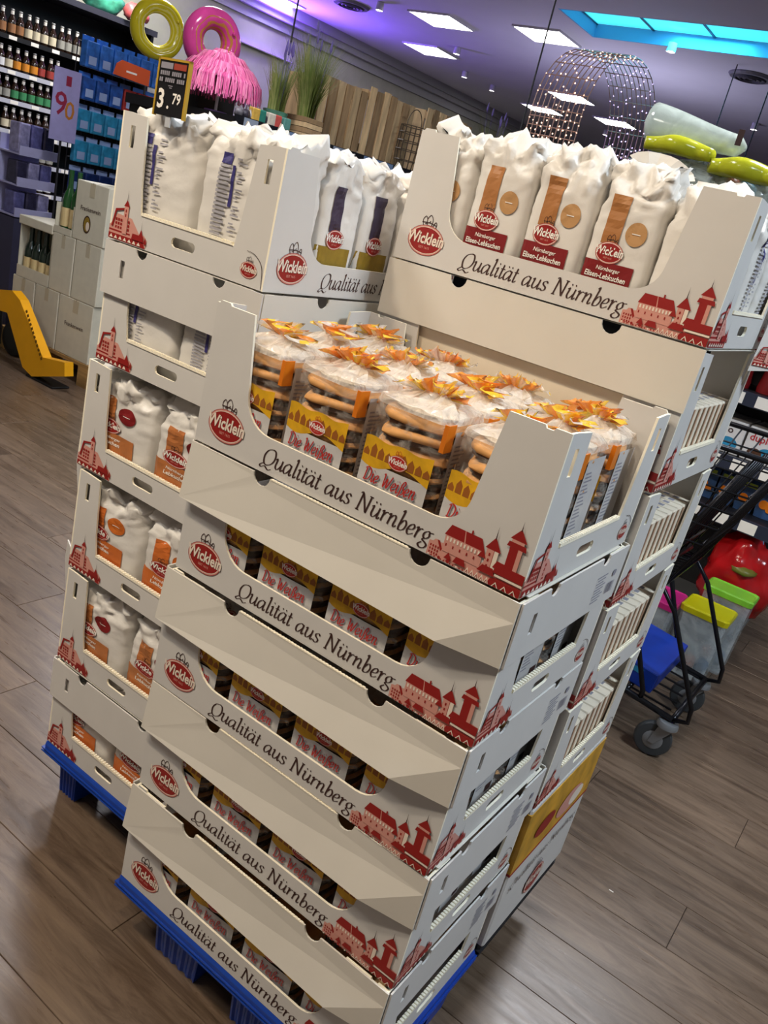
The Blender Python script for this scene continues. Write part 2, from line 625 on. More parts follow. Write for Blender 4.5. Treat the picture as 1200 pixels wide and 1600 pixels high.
# ceiling with a rectangular opening for the blue skylight
sk0, sk1 = (-3.66, 7.66), (-1.0, 8.62)
cm = MB()
for a, b in (((X0, Y0), (X1, sk0[1])), ((X0, sk1[1]), (X1, Y1)), ((X0, sk0[1]), (sk0[0], sk1[1])), ((sk1[0], sk0[1]), (X1, sk1[1]))):
    cm.box((a[0], a[1], CEIL), (b[0], b[1], CEIL + .1))
struct(cm.build('ceiling', ceil_m))
struct(MB().box((X0 - .15, Y0, 0), (X0, Y1, CEIL)).build('wall_left', wall_m))
struct(MB().box((X0, Y1, 0), (X1, Y1 + .15, CEIL)).build('wall_back', mat('wall_paint', '8d8a99', 0.9, vary=.05)))
struct(MB().box((X1, Y0, 0), (X1 + .15, Y1, CEIL)).build('wall_right', mat('wall_paint2', 'b5b0a8', 0.9, vary=.05)))
struct(MB().box((X0, Y0 - .15, 0), (X1, Y0, CEIL)).build('wall_front', mat('wall_paint3', 'b5ada2', 0.9, vary=.05)))
tm = MB()
for z0, z1, d in ((CEIL - .12, CEIL, .22), (CEIL - .2, CEIL - .12, .15), (CEIL - .32, CEIL - .2, .05)):
    tm.box((X0, Y0, z0), (X0 + d, Y1, z1))
struct(tm.build('trim_1', mat('cornice_paint', 'a9a9ae', 0.8)))

# ------------------------------------------------------------------ cardboard display trays
L, S, PH, T = 0.6, 0.4, 0.2215, 0.004
PITCH = 0.2287


def fr_front(u, v, w):
    return (u, w, v)


def fr_back(u, v, w):
    return (L - u, S - w, v)


def fr_right(u, v, w):
    return (L - w, u, v)


def fr_left(u, v, w):
    return (w, S - u, v)


long_poly = ([(0, 0), (L, 0), (L, PH), (.578, PH), (.576, PH - .004), (.566, PH - .004), (.564, PH), (.514, PH), (.4985, .1)]
             + arc(.4985 - .047, .055 + .047, .047, 0, -90, 7)[1:] + arc(.094 + .055, .055 + .055, .055, 270, 180, 7)
             + [(.079, PH), (.03, PH), (.027, PH + .004), (.008, PH + .004), (.005, PH), (0, PH)])
stadium = arc(.222, .03, .0085, -90, 90, 6) + arc(.178, .03, .0085, 90, 270, 6)
slot = [(.026, .163), (.038, .163), (.038, .2), (.026, .2)]
slot2 = [(S - a, b) for a, b in slot][::-1]
end_poly = [(T, 0), (S - T, 0), (S - T, PH), (S - .02, PH), (S - .06, PH - .003), (S - .073, .1), (S - .08, .056), (.082, .056), (.074, .1), (.066, PH - .003), (.02, PH), (T, PH)]
tray_me = {}
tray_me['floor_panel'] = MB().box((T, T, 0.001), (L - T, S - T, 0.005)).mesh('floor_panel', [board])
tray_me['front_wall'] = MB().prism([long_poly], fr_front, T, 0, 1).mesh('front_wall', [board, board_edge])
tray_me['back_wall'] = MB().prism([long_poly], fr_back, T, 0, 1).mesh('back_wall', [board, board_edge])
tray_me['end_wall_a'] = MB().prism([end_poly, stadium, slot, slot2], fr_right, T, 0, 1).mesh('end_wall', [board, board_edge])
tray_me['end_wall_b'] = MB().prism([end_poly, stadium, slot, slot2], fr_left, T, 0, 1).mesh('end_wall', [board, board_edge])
# serrated torn edge along the low end panels
saw = [(.084, .0561)]
for i in range(30):
    u = .084 + i * .00775
    saw += [(u + .001, .0615), (u + .0058, .0615), (u + .00775, .0575)]
saw += [(.3185, .0561)]
tray_me['torn_edge_a'] = MB().prism([saw[::-1]], lambda u, v, w: (L + .0016 - w, u, v), .0072).mesh('torn_edge', [board_edge])
tray_me['torn_edge_b'] = MB().prism([saw[::-1]], lambda u, v, w: (-.0016 + w, S - u, v), .0072).mesh('torn_edge', [board_edge])


def mm(*pts):
    return P2([(a / 1000, b / 1000) for a, b in pts])


def moved(sh, x, z, k=1.0):
    return [(x + a * k, z + b * k) for a, b in sh[0]], sh[1]


def rectm(x0, z0, x1, z1):
    return mm((x0, z0), (x1, z0), (x1, z1), (x0, z1))


def castle():
    it = []
    A = lambda sh, m: it.append((sh, m))
    A(mm((0, 0), (144, 0), (144, 30), (100, 34), (78, 20), (22, 24), (0, 20)), 1)
    # gabled house on the left
    A(mm((1, 0), (1, 14), (9, 25), (14, 25), (21, 14), (21, 0)), 1)
    A(mm((12, 25), (16, 25), (22, 15), (20, 11)), 0)
    for x in (3, 7, 11, 15):
        for z in (3, 8, 13):
            A(rectm(x, z, x + 2.2, z + 3.2), 0)
    # long palace
    A(rectm(22, 14, 80, 38), 1)
    A(mm((20, 37), (27, 53), (74, 53), (82, 37)), 0)
    A(mm((48, 53), (49.2, 53), (52.2, 37), (50.6, 37)), 1)
    A(rectm(57, 53, 59.5, 58), 0)
    for i in range(10):
        A(rectm(24.5 + i * 5.4, 30, 27 + i * 5.4, 35.5), 2)
        if i % 2 == 0:
            A(rectm(25 + i * 5.4, 22, 27 + i * 5.4, 26), 0)
    # slim middle tower
    A(rectm(84, 14, 101, 46), 1)
    A(rectm(95, 14, 101, 46), 2)
    A(rectm(94.2, 14, 95, 46), 0)
    A(mm((81, 45), (92, 63), (104, 45)), 0)
    A(mm((91.2, 60), (92, 79), (92.8, 60)), 3)
    for z in (20, 28, 36):
        A(rectm(88, z, 90.5, z + 4), 0)
    A(mm((74, 30), (80, 42), (86, 30)), 0)
    # tall keep
    A(rectm(113, 20, 131, 62), 0)
    A(rectm(125, 20, 131, 62), 1)
    A(mm((108, 60), (110, 67), (134, 67), (136, 60)), 0)
    A(rectm(113, 67, 131, 72), 1)
    A(mm((110, 71), (122, 87), (134, 71)), 0)
    A(mm((121.2, 84), (122, 98), (122.8, 84)), 3)
    # roofs of the town below
    A(mm((98, 24), (102, 34), (114, 34), (118, 24)), 0)
    A(mm((100, 18), (104, 31), (144, 31), (144, 18)), 0)
    A(rectm(104, 14, 144, 17), 2)
    A(rectm(104, 10, 144, 12), 0)
    A(mm((28, 6), (34, 16), (40, 6)), 0)
    A(mm((42, 6), (46, 15), (58, 15), (62, 6)), 0)
    A(mm((78, 12), (84, 22), (100, 22), (104, 12)), 0)
    A(mm((96, 0), (100, 10), (144, 10), (144, 0)), 0)
    for i in range(5):                      # half-timbered gables
        x = 62 + i * 7.5
        A(mm((x, 0), (x + 3.7, 9), (x + 7.4, 0)), 2)
        A(mm((x + 1.4, 0), (x + 3.7, 6), (x + 6, 0)), 0)
        A(mm((x + 2.6, 0), (x + 3.7, 3.4), (x + 4.8, 0)), 2)
    for i in range(3):
        x = 104 + i * 13
        A(mm((x, 0), (x + 5, 7.5), (x + 10, 0), (x + 8.6, 0), (x + 5, 5.4), (x + 1.4, 0)), 2)
    for i in range(12):
        A(rectm(4 + i * 5, 1, 6 + i * 5, 3.5), 0 if i % 3 else 2)
    A(oval2(.036, .004, .0028, .0028, 12, 1), 0)
    A(oval2(.022, .0035, .0024, .0024, 12, 1), 0)
    return it


def castle_end():
    it = []
    A = lambda sh, m: it.append((sh, m))
    A(mm((0, 0), (104, 0), (108, 14), (98, 22), (84, 22), (60, 44), (20, 46), (4, 26), (0, 24)), 1)
    A(mm((0, 0), (0, 10), (98, 10), (104, 0)), 0)
    A(rectm(0, 14, 60, 17), 0)
    for z in (20, 27, 34):
        for i in range(6):
            A(rectm(16 + i * 7, z, 21 + i * 7, z + 4.6), 0)
    for i in range(7):
        A(mm((4 + i * 13, 2), (9 + i * 13, 8), (14 + i * 13, 2)), 2)
    A(mm((6, 22), (14, 54), (18, 52), (11, 22)), 0)
    A(mm((14, 54), (44, 60), (44, 57), (16, 50)), 0)
    A(rectm(38, 14, 50, 62), 1)
    A(mm((36, 62), (44, 74), (52, 62)), 0)
    A(mm((43.3, 72), (44, 92), (44.7, 72)), 3)
    for z in (44, 52):
        A(rectm(42, z, 45, z + 5), 0)
    A(mm((66, 10), (68, 20), (98, 20), (100, 10)), 0)
    A(mm((86, 20), (91, 32), (96, 20)), 0)
    A(mm((90.5, 30), (91, 46), (91.5, 30)), 3)
    A(mm((100, 8), (104, 20), (108, 8)), 0)
    return it


def logo(cx, cz, k=1.0):
    """oval maker's mark: mats 0 red 1 pale 2 cream 3 ink"""
    it = []
    A = lambda sh, m: it.append((sh, m))
    # little crest drawn above the oval in thin strokes
    for pts in ([(-.012, .024), (-.015, .034), (-.01, .041), (-.006, .036)], [(-.004, .026), (-.006, .036), (0, .044), (.006, .037), (.005, .026)],
                [(.008, .026), (.013, .034), (.016, .03), (.014, .022)], [(-.016, .03), (.0, .031), (.016, .028)], [(-.002, .03), (.002, .034)], [(-.009, .028), (-.003, .03)]):
        q = spline(pts, 3)
        vs, fs = [], []
        for i, p in enumerate(q):
            a, b = q[max(0, i - 1)], q[min(len(q) - 1, i + 1)]
            l = math.hypot(b[0] - a[0], b[1] - a[1]) or 1
            nx, nz = -(b[1] - a[1]) / l * .0007, (b[0] - a[0]) / l * .0007
            vs += [(cx + (p[0] + nx) * k, cz + (p[1] + nz) * k), (cx + (p[0] - nx) * k, cz + (p[1] - nz) * k)]
        fs = [(2 * i, 2 * i + 1, 2 * i + 3, 2 * i + 2) for i in range(len(q) - 1)]
        A((vs, fs), 3)
    A(oval2(cx, cz, .0385 * k, .0265 * k), 0)
    A(oval2(cx, cz, .0375 * k, .0255 * k), 1)
    A(oval2(cx, cz, .0355 * k, .0235 * k), 2)
    A(oval2(cx, cz, .0345 * k, .0225 * k), 0)
    t = text2('Wicklein', .0275 * k, cx, cz - .0055 * k, .026, .1, 'CENTER', .8)
    A((( [(a + .0008 * k, b - .0008 * k) for a, b in t[0]]), t[1]), 3)
    A(t, 2)
    A(text2('SEIT 1615', .0058 * k, cx, cz - .0145 * k, .01, 0, 'CENTER'), 1)
    return it


PR = [red, pink, cream, ink, white]
fo = lambda u, v, l: (u, -.0006 - l, v)
eo_r = lambda u, v, l: (L + .0006 + l, u, v)
eo_l = lambda u, v, l: (-.0006 - l, S - u, v)
tray_me['lettering'] = draw([(pen_text('Qualität aus Nürnberg', .0165, .145, .0145, .2, .19, .05, width=.312), 0)], fo).mesh('lettering', [ink], fixn=False)
tray_me['castle_print'] = draw([(moved(s, .4555, .0015), m) for s, m in castle()], fo).mesh('castle_print', PR, fixn=False)
tray_me['maker_mark'] = draw(logo(.062, .042), fo).mesh('maker_mark', PR, fixn=False)
seam = pen_text(' ', 1, 0, 0)
sq = spline([(.352, .0555), (.372, .052), (.39, .036), (.3955, .002)], 6)
seam = ([p for a, b in sq for p in ((a, b), (a + .0012, b + .0006))], [(2 * i, 2 * i + 1, 2 * i + 3, 2 * i + 2) for i in range(len(sq) - 1)])
end_art = [(moved(s, .0, .0015), m) for s, m in castle_end()]
end_logo = logo(.362, .026, .5) + [(seam, 3)]
tray_me['end_print_a'] = draw(end_art, eo_r).mesh('end_print', PR, fixn=False)
tray_me['small_mark_a'] = draw(end_logo, eo_r).mesh('small_mark', PR, fixn=False)
tray_me['small_mark_b'] = draw(end_logo, eo_l).mesh('small_mark', PR, fixn=False)
tray_me['end_print_b'] = draw(end_art, eo_l).mesh('end_print', PR, fixn=False)
PARTS = [('floor_panel', 'floor_panel'), ('front_wall', 'front_wall'), ('back_wall', 'back_wall'), ('end_wall', 'end_wall_a'), ('end_wall', 'end_wall_b'),
         ('torn_edge', 'torn_edge_a'), ('torn_edge', 'torn_edge_b')]


def make_tray(label, group, loc, rz=0, sz=1.0):
    t = thing('display_tray', label, 'display tray', loc, rz, group)
    t.scale = (1, 1, sz)
    done = {}
    for n, k in PARTS:
        done[k] = put(n, tray_me[k], t)
    put('lettering', tray_me['lettering'], done['front_wall'])['label'] = 'dark brown italic slogan'
    put('castle_print', tray_me['castle_print'], done['front_wall'])['label'] = 'red castle and town print'
    put('maker_mark', tray_me['maker_mark'], done['front_wall'])['label'] = 'red oval mark with white name'
    put('end_print', tray_me['end_print_a'], done['end_wall_a'])
    put('end_print', tray_me['end_print_b'], done['end_wall_b'])
    put('small_mark', tray_me['small_mark_a'], done['end_wall_a'])
    put('small_mark', tray_me['small_mark_b'], done['end_wall_b'])
    return t


# plain white lid band that still covers the upper half of a stacked tray
def lid_meshes():
    z0, z1 = .13, .2262
    e = .003
    notch = lambda c: arc(c, z1, .017, 180, 360, 8)
    top = [(L + e, z1)] + notch(.447)[::-1] + notch(.152)[::-1] + [(-e, z1)]
    main = [(-e, z0), (.511, z0), (L + e, .198)] + top
    def flare(u, v):
        if v < z0 + .001:
            return .018 if u > .3 else .009
        return 0.0
    fr = lambda u, v, w: (u, -e - flare(u, v) + w - T, v)
    facet = [(.511, z0), (L + e, z0 + .0), (L + e, .198)]
    frf = lambda u, v, w: (u, -e - (.018 if u < .52 else 0) + w - T, v)
    me = {}
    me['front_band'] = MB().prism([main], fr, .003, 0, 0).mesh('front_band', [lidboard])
    sw_ = [(.17, z1)]
    for i_ in range(40):
        u_ = .17 + i_ * .0064
        sw_ += [(u_ + .001, z1 + .0012), (u_ + .0045, z1 + .0012), (u_ + .0064, z1 + .0001)]
    sw_ += [(.4265, z1 - .001), (.17, z1 - .001)]
    me['torn_edge'] = MB().prism([sw_[::-1]], lambda u, v, w: (u, -e - T - .0006 + w, v), .004).mesh('torn_edge', [board_edge])
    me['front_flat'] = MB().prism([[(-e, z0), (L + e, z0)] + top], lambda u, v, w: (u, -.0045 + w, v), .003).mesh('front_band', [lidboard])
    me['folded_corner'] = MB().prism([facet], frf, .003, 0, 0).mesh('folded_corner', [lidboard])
    endp = [(-e, z0), (S + e, z0), (S + e, z1)] + arc(.3, z1, .015, 360, 180, 8) + arc(.1, z1, .015, 360, 180, 8) + [(-e, z1)]
    sl = [(.046, .166), (.058, .166), (.058, .198), (.046, .198)]
    me['end_band_a'] = MB().prism([endp, sl], lambda u, v, w: (L + e + T - w, u, v), .003).mesh('end_band', [board])
    me['end_band_b'] = MB().prism([endp, sl], lambda u, v, w: (-e - T + w, S - u, v), .003).mesh('end_band', [board])
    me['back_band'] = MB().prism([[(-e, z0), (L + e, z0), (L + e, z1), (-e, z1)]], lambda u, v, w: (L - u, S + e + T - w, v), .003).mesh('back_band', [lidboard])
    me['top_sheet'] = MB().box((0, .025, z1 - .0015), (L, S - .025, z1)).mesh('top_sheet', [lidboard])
    st = []
    for i in range(9):
        st.append((grid2(.285 + .004 * (i % 2), .19 - i * .0055, .33 - .006 * (i % 3), .1925 - i * .0055, 1, 1), 0))
    for i in range(11):
        st.append((grid2(.342 + i * .0032, .15, .3434 + i * .0032 + .0005 * (i % 3), .17, 1, 1), 0))
    st.append((oval2(.362, .186, .008, .006, 14, 1), 0))
    me['shipping_print_a'] = draw(st, lambda u, v, l: (L + e + T + .0006 + l, u, v)).mesh('shipping_print', [greyink], fixn=False)
    return me


LID = lid_meshes()


def make_lid(label, group, loc, rz=0, ends=True, sz=1.0, flat=False):
    t = thing('carton_lid', label, 'carton lid', loc, rz, group)
    t.scale = (1, 1, sz)
    for n, k in ((('front_band', 'front_flat'),) if flat else (('front_band', 'front_band'), ('folded_corner', 'folded_corner'), ('torn_edge', 'torn_edge'))) + (('top_sheet', 'top_sheet'),) + ((('end_band', 'end_band_a'), ('end_band', 'end_band_b'), ('back_band', 'back_band')) if ends else ()):
        put(n, LID[k], t)
    if ends:
        put('shipping_print', LID['shipping_print_a'], t)
    return t


ORD = ['bottom', 'second', 'third', 'fourth', 'fifth', 'sixth']
Z0 = .15
GA, GB, GC = 'trays of clear-wrapped gingerbread', 'trays of bags with short side to the aisle', 'trays behind the clear-wrapped gingerbread'
AJ = [(0, 0), (.002, .004), (-.002, -.002), (.003, .002), (0, 0)]
A_loc = []
for k in range(5):
    lc = (AJ[k][0], AJ[k][1], Z0 + k * PITCH)
    A_loc.append(lc)
    make_tray(('open white tray of clear-wrapped gingerbread with orange bows, on top of its stack' if k == 4 else
               'white tray of clear-wrapped gingerbread, %s from the pallet in its stack' % ORD[k].replace('bottom', 'first')), GA, lc)
    if k < 4:
        make_lid('plain white lid band on the %s tray of clear-wrapped gingerbread' % ('bottom' if k == 0 else ORD[k] + ' lowest'), 'lid bands of the gingerbread stack', lc)
BP = .2301
BX, BY = -.0285, .124
BJ = [(0, 0), (0, 0), (0, 0), (-.012, 0), (.006, 0), (0, 0)]
B_loc = []
for k in range(6):
    lc = (BX + BJ[k][0], BY + BJ[k][1], Z0 + k * BP)
    B_loc.append(lc)
    make_tray(('open white tray of white paper bags behind the price sign, on top of its stack' if k == 5 else
               'white tray of paper bags under the price sign, %s from the pallet' % ORD[k].replace('bottom', 'first')), GB, lc, R(90), BP / PITCH)
    if k in (0, 4):
        make_lid('plain white lid band on the %s tray of the stack under the price sign' % ('bottom' if k == 0 else 'second highest'), 'lid bands of the bag stack', lc, R(90), True, BP / PITCH, True)
CX, CY = .011, .4145
CZ = [.507, .732, .940, 1.1535, 1.3945]
CH = [.225, .208, .2135, .241, .2287]
C_loc = []
for k in range(5):
    lc = (CX, CY, CZ[k])
    C_loc.append(lc)
    make_tray(('open white top tray of bags with brown stripes and dark red labels' if k == 4 else
               'white tray of slim boxes behind the clear-wrapped gingerbread, %s above the yellow carton' % ORD[k].replace('bottom', 'first')), GC, lc, 0, CH[k] / PITCH)
make_lid('plain white lid band right under the tray of brown-striped bags', 'lid bands of the rear stack', C_loc[3], 0, False, CH[3] / PITCH, True)

# torn printed flap hanging off the rear corner of the top right tray
fl = MB()
fl.prism([[(0, 0), (.07, .01), (.078, .1), (.062, .15), (.012, .15)]], lambda u, v, w: (u * .55, u * .8 + w, v), .003)
flo = fl.build('cardboard_flap', board, None, (.618, .745, 1.355))
tag(flo, 'torn white cardboard flap with red print hanging behind the brown-striped bags', 'cardboard flap')
draw([(moved(s, .004, .012, .66), m) for s, m in castle_end()], lambda u, v, l: (u * .55 + .0006 + l, u * .8 - .0008 - l, v)).build('flap_print', PR, flo)
for i, (z, y, w) in enumerate(((.78, .13, .05), (.545, .13, .04))):
    q = MB().prism([[(0, 0), (.012, -.012), (.06, .05), (.055, .1), (.0, .095)]], lambda u, v, w: (-.43 - u * .8, .13 + u * .35 + w, z + v), .003)
    tag(q.build('cardboard_flap', board), ['torn white flap sticking out beside the third tray under the price sign', 'torn white flap sticking out beside the second tray under the price sign'][1 - i] if False else
        ('upper torn white flap sticking out beside the orange-labelled bags' if i == 0 else 'lower torn white flap sticking out beside the copper-labelled bags'), 'cardboard flap')

# ------------------------------------------------------------------ clear-wrapped gingerbread packs
choc = mat('dark_gingerbread', '4a2c1a', 0.6, vary=.25, scale=60, bump=.3, bscale=150)
wafer = mat('pale_wafer', 'd39a5c', 0.7, vary=.15, scale=50)
icing = mat('white_icing', 'e8d7bd', 0.5, vary=.05)
yellowp = mat('yellow_print', 'd9a520', 0.35, vary=.2, scale=40)
silver = mat('silver_white_wrap', 'c9c6c4', 0.28, vary=.05, bump=.3, bscale=40)
orangep = mat('orange_film', 'e07a1c', 0.25, vary=.1)
yellowf = mat('bright_yellow_film', 'efb918', 0.25)
redscript = mat('red_script', 'b32a24', 0.4)
clearf = film('cellophane', 'efe6da', .9, .06, .5, 35)
milky = film('cellophane_top', 'f2e8da', .48, .1, .9, 28)
PWD, PDP = .126, .118
disc = MB()
n = 22
def sq_ring(r, z, wob=0):
    out = []
    for i in range(n):
        a = 2 * math.pi * i / n
        k = 1 / (abs(math.cos(a)) ** 4.2 + abs(math.sin(a)) ** 4.2) ** (1 / 4.2)
        out.append((r * k * math.cos(a), r * k * math.sin(a) * .95, z + wob * math.sin(2 * a + 1)))
    return out
disc.rings([sq_ring(.05, 0), sq_ring(.0575, .0012), sq_ring(.0595, .004, .002), sq_ring(.0575, .0075, .0022), sq_ring(.0545, .0085, .001), sq_ring(.0555, .011), sq_ring(.0555, .0155), sq_ring(.051, .019), sq_ring(.03, .02)],
           mats=[1, 1, 1, 1, 0, 0, 0, 0, 0])
disc_me = disc.mesh('gingerbread', [choc, wafer], smooth=50)
disc2 = MB()
disc2.rings([sq_ring(.05, 0), sq_ring(.056, .001), sq_ring(.056, .004), sq_ring(.0575, .006, .002), sq_ring(.0595, .009, .003), sq_ring(.0585, .0135, .003), sq_ring(.055, .017, .002), sq_ring(.048, .0195), sq_ring(.03, .0205)],
            mats=[0, 0, 0, 1, 1, 1, 1, 1, 1])
disc2_me = disc2.mesh('gingerbread', [choc, wafer], smooth=50)
# film: rounded square sleeve that closes over the top
def sleeve(seed):
    random.seed(seed)
    rs = []
    def rr(w, d, z, jit):
        o = []
        m = 28
        for i in range(m):
            a = 2 * math.pi * i / m
            k = 1 / (abs(math.cos(a)) ** 7 + abs(math.sin(a)) ** 7) ** (1 / 7)
            o.append((w * k * math.cos(a) + random.uniform(-jit, jit), d * k * math.sin(a) + random.uniform(-jit, jit), z + random.uniform(-jit, jit)))
        return o
    w, d = PWD / 2, PDP / 2
    for z in (.006, .05, .1, .14, .163):
        rs.append(rr(w, d, z, .0006))
    lo = MB().rings(rs, 0, False).mesh('film_sleeve', [clearf], smooth=True)
    ts = [rr(w, d, .163, 0.0), rr(w * .97, d * .97, .172, .002), rr(w * .82, d * .78, .1765, .004), rr(w * .55, d * .45, .181, .005), rr(w * .32, d * .16, .19, .003)]
    hi = MB().rings(ts, 0, False).mesh('film_top', [milky])
    return lo, hi
FILM = [sleeve(i) for i in range(3)]


def ruffle(seed):
    """gathered top of the film: a wavy frill printed orange and yellow"""
    random.seed(seed)
    mb = MB()
    N = 44
    for lay in range(2):
        rows = []
        for j, (hw, z, amp) in enumerate(((.016, .184, .002), (.03, .19, .008), (.044, .197, .014), (.054, .203, .018), (.058, .205, .022))):
            row = []
            for i in range(N + 1):
                s_ = i / N * 2 - 1
                ph = i * .9 + seed * 1.7 + lay * 2.0
                a, b = hw * s_ * (1 if lay == 0 else .8), amp * math.sin(ph) + random.uniform(-.0015, .0015) + (z - .184) * (-.55 if lay == 0 else .7)
                row.append((a + .003 * math.cos(ph), b, z + .004 * math.sin(ph * .5 + j) * (j / 4) - .014 * abs(s_) ** 2 * (j / 4) + random.uniform(-.0012, .0012) * j / 2))
            rows.append(row)
        o = len(mb.v)
        for row in rows:
            mb.v += row
        for j in range(len(rows) - 1):
            for i in range(N):
                a = o + j * (N + 1) + i
                mb.f.append((a, a + 1, a + N + 2, a + N + 1))
                q = noise.noise(Vector((i * .17, seed * 3.1 + lay * 5, j * .25)))
                mb.m.append(0 if q > .02 else (1 if q > -.24 else 2))
    return mb.mesh('bow', [film('orange_frill', 'f59434', .12, .2, .4, 60), film('yellow_frill', 'ffcf34', .12, .2, .4, 60), milky], smooth=True)


BOW = [ruffle(i) for i in range(5)]

# front label: yellow town band, oval mark, red script on silver-white
def pack_label():
    w = .056
    y = lambda u, v: -PDP / 2 - .0016 - .0025 * (1 - (u / w) ** 2)
    it = [(grid2(-w, .012, w, .078, 8, 4), 0)]
    wav = lambda u: .079 + .007 * math.sin(u * 60 + .6)
    vs = [(-w + 2 * w * i / 14, wav(-w + 2 * w * i / 14) if j == 0 else .114 + .002 * math.sin(i)) for j in (0, 1) for i in range(15)]
    it.append(((vs, [(i, i + 1, i + 16, i + 15) for i in range(14)]), 1))
    for i in range(9):
        x = -w + .006 + i * .0125
        h = .006 + .006 * ((i * 7) % 4) / 3
        it.append((P2([(x - .005, .087), (x + .005, .087), (x + .005, .087 + h), (x, .091 + h * 1.3), (x - .005, .087 + h)]), 4))
    it += [(moved(s, .004, .092, .5), {0: 2, 1: 3, 2: 5, 3: 2, 4: 5}[m]) for s, m in logo(0, 0, .8)]
    t = pen_text('Die Weißen', .012, -.046, .0525, .18, .24, .09, 0.02, .088)
    it.append((([(a + .001, b - .001) for a, b in t[0]], t[1]), 6))
    it.append((t, 2))
    for i in range(6):
        it.append((P2([(-.02 + i * .011, .03), (-.012 + i * .011, .03), (-.012 + i * .011, .0318), (-.02 + i * .011, .0318)]), 6))
    for i in range(16):
        rx = -w + .004 + (i * 37 % 104) / 1000
        it.append((oval2(rx, .02 + (i * 23 % 50) / 1000, .0009, .0009, 6, 1), 6))
    return draw(it, lambda u, v, l: (u, y(u, v) - l * 1.5, v)).mesh('front_label', [silver, yellowp, redscript, pink, mat('amber_print', '9a5a20', .5), white, greyink], fixn=False)
LABEL = pack_label()
sl = [(grid2(-.036, .012, .036, .155, 2, 3), 0)]
for i in range(16):
    ww = .02 + .011 * ((i * 5) % 3) / 2
    sl.append((P2([(-.03, .04 + i * .0062), (-.03 + ww, .04 + i * .0062), (-.03 + ww, .0425 + i * .0062), (-.03, .0425 + i * .0062)]), 1))
sl.append((grid2(.008, .02, .03, .035, 1, 1), 2))
SIDE = draw(sl, lambda u, v, l: (PWD / 2 + .0014 + l, u, v)).mesh('side_label', [silver, greyink, ink], fixn=False)
TOPC = MB().add(*[[(a, b, .1655) for a, b in oval2(0, 0, .055, .05, 20, 1)[0]], oval2(0, 0, .055, .05, 20, 1)[1]]).mesh('top_card', [mat('cream_card', 'f0dfc4', .5)])
corner = MB().rings([[(PWD / 2 - .006, -PDP / 2 - .001, z), (PWD / 2 + .001, -PDP / 2 - .001, z), (PWD / 2 + .001, -PDP / 2 + .02, z), (PWD / 2 - .0005, -PDP / 2 + .02, z), (PWD / 2 - .0005, -PDP / 2 + .0005, z), (PWD / 2 - .006, -PDP / 2 + .0005, z)] for z in (.128, .166)], 0).mesh('orange_fold', [orangep])


def make_pack(loc, i, label, group, full=True, discs=7, side=True, top=True):
    t = thing('gingerbread_pack', label, 'gingerbread pack', loc, random.uniform(-.03, .03), group)
    for k in range(discs):
        o = put('gingerbread', disc2_me if k > 3 else disc_me, t, (random.uniform(-.001, .001), random.uniform(-.001, .001), .008 + k * .0222), (0, 0, (k % 4) * math.pi / 2 + (.3 if k > 3 else 0)))
    put('front_label', LABEL, t)
    if side:
        put('side_label', SIDE, t)
    lo, hi = FILM[i % 3]
    put('film_sleeve', lo, t)
    if top:
        put('top_card', TOPC, t)
        put('film_top', hi, t)
        put('orange_fold', corner, t)
        b = put('bow', BOW[i % 5], t, (0, 0, 0), (0, 0, random.uniform(-.5, .5)))
    return t


NTH = ['first', 'second', 'third', 'fourth', 'fifth', 'sixth', 'seventh', 'eighth', 'ninth', 'tenth', 'eleventh', 'twelfth']
random.seed(8)
gp = 'gingerbread packs in the top tray'
xs = [.083, .2265, .3685, .511]
ci = 0
for r in range(3):
    for c in range(4):
        make_pack((xs[c], .07 + r * .127, A_loc[4][2] + .006), ci, (['clear-wrapped gingerbread pack half behind the oval-mark post of the open top tray', 'second clear-wrapped gingerbread pack from the oval-mark post in the open top tray',
                  'third clear-wrapped gingerbread pack from the oval-mark post in the open top tray', 'clear-wrapped gingerbread pack half behind the castle post of the open top tray'][c] if r == 0 else
                  '%s orange-bowed pack from the oval-mark end in the %s row of the open tray' % (NTH[c], ['', 'middle', 'rear'][r])), gp)
        ci += 1
for k in range(4):
    for c in range(4):
        make_pack((A_loc[k][0] + xs[c], A_loc[k][1] + .07, A_loc[k][2] + .006), ci, '%s gingerbread pack from the oval mark, window of the %s tray below the open one' % (NTH[c], ['fourth', 'third', 'second', 'first'][k]), 'gingerbread packs in the closed trays', discs=5, top=False, side=(c == 3))
        ci += 1
    for r in (1, 2):
        make_pack((A_loc[k][0] + xs[3], A_loc[k][1] + .07 + r * .127, A_loc[k][2] + .006), ci, 'pack with white side label, %s behind the corner, %s tray below the open one' % (NTH[r - 1], ['fourth', 'third', 'second', 'first'][k]), 'gingerbread packs seen from the end', discs=5, top=False)
        ci += 1

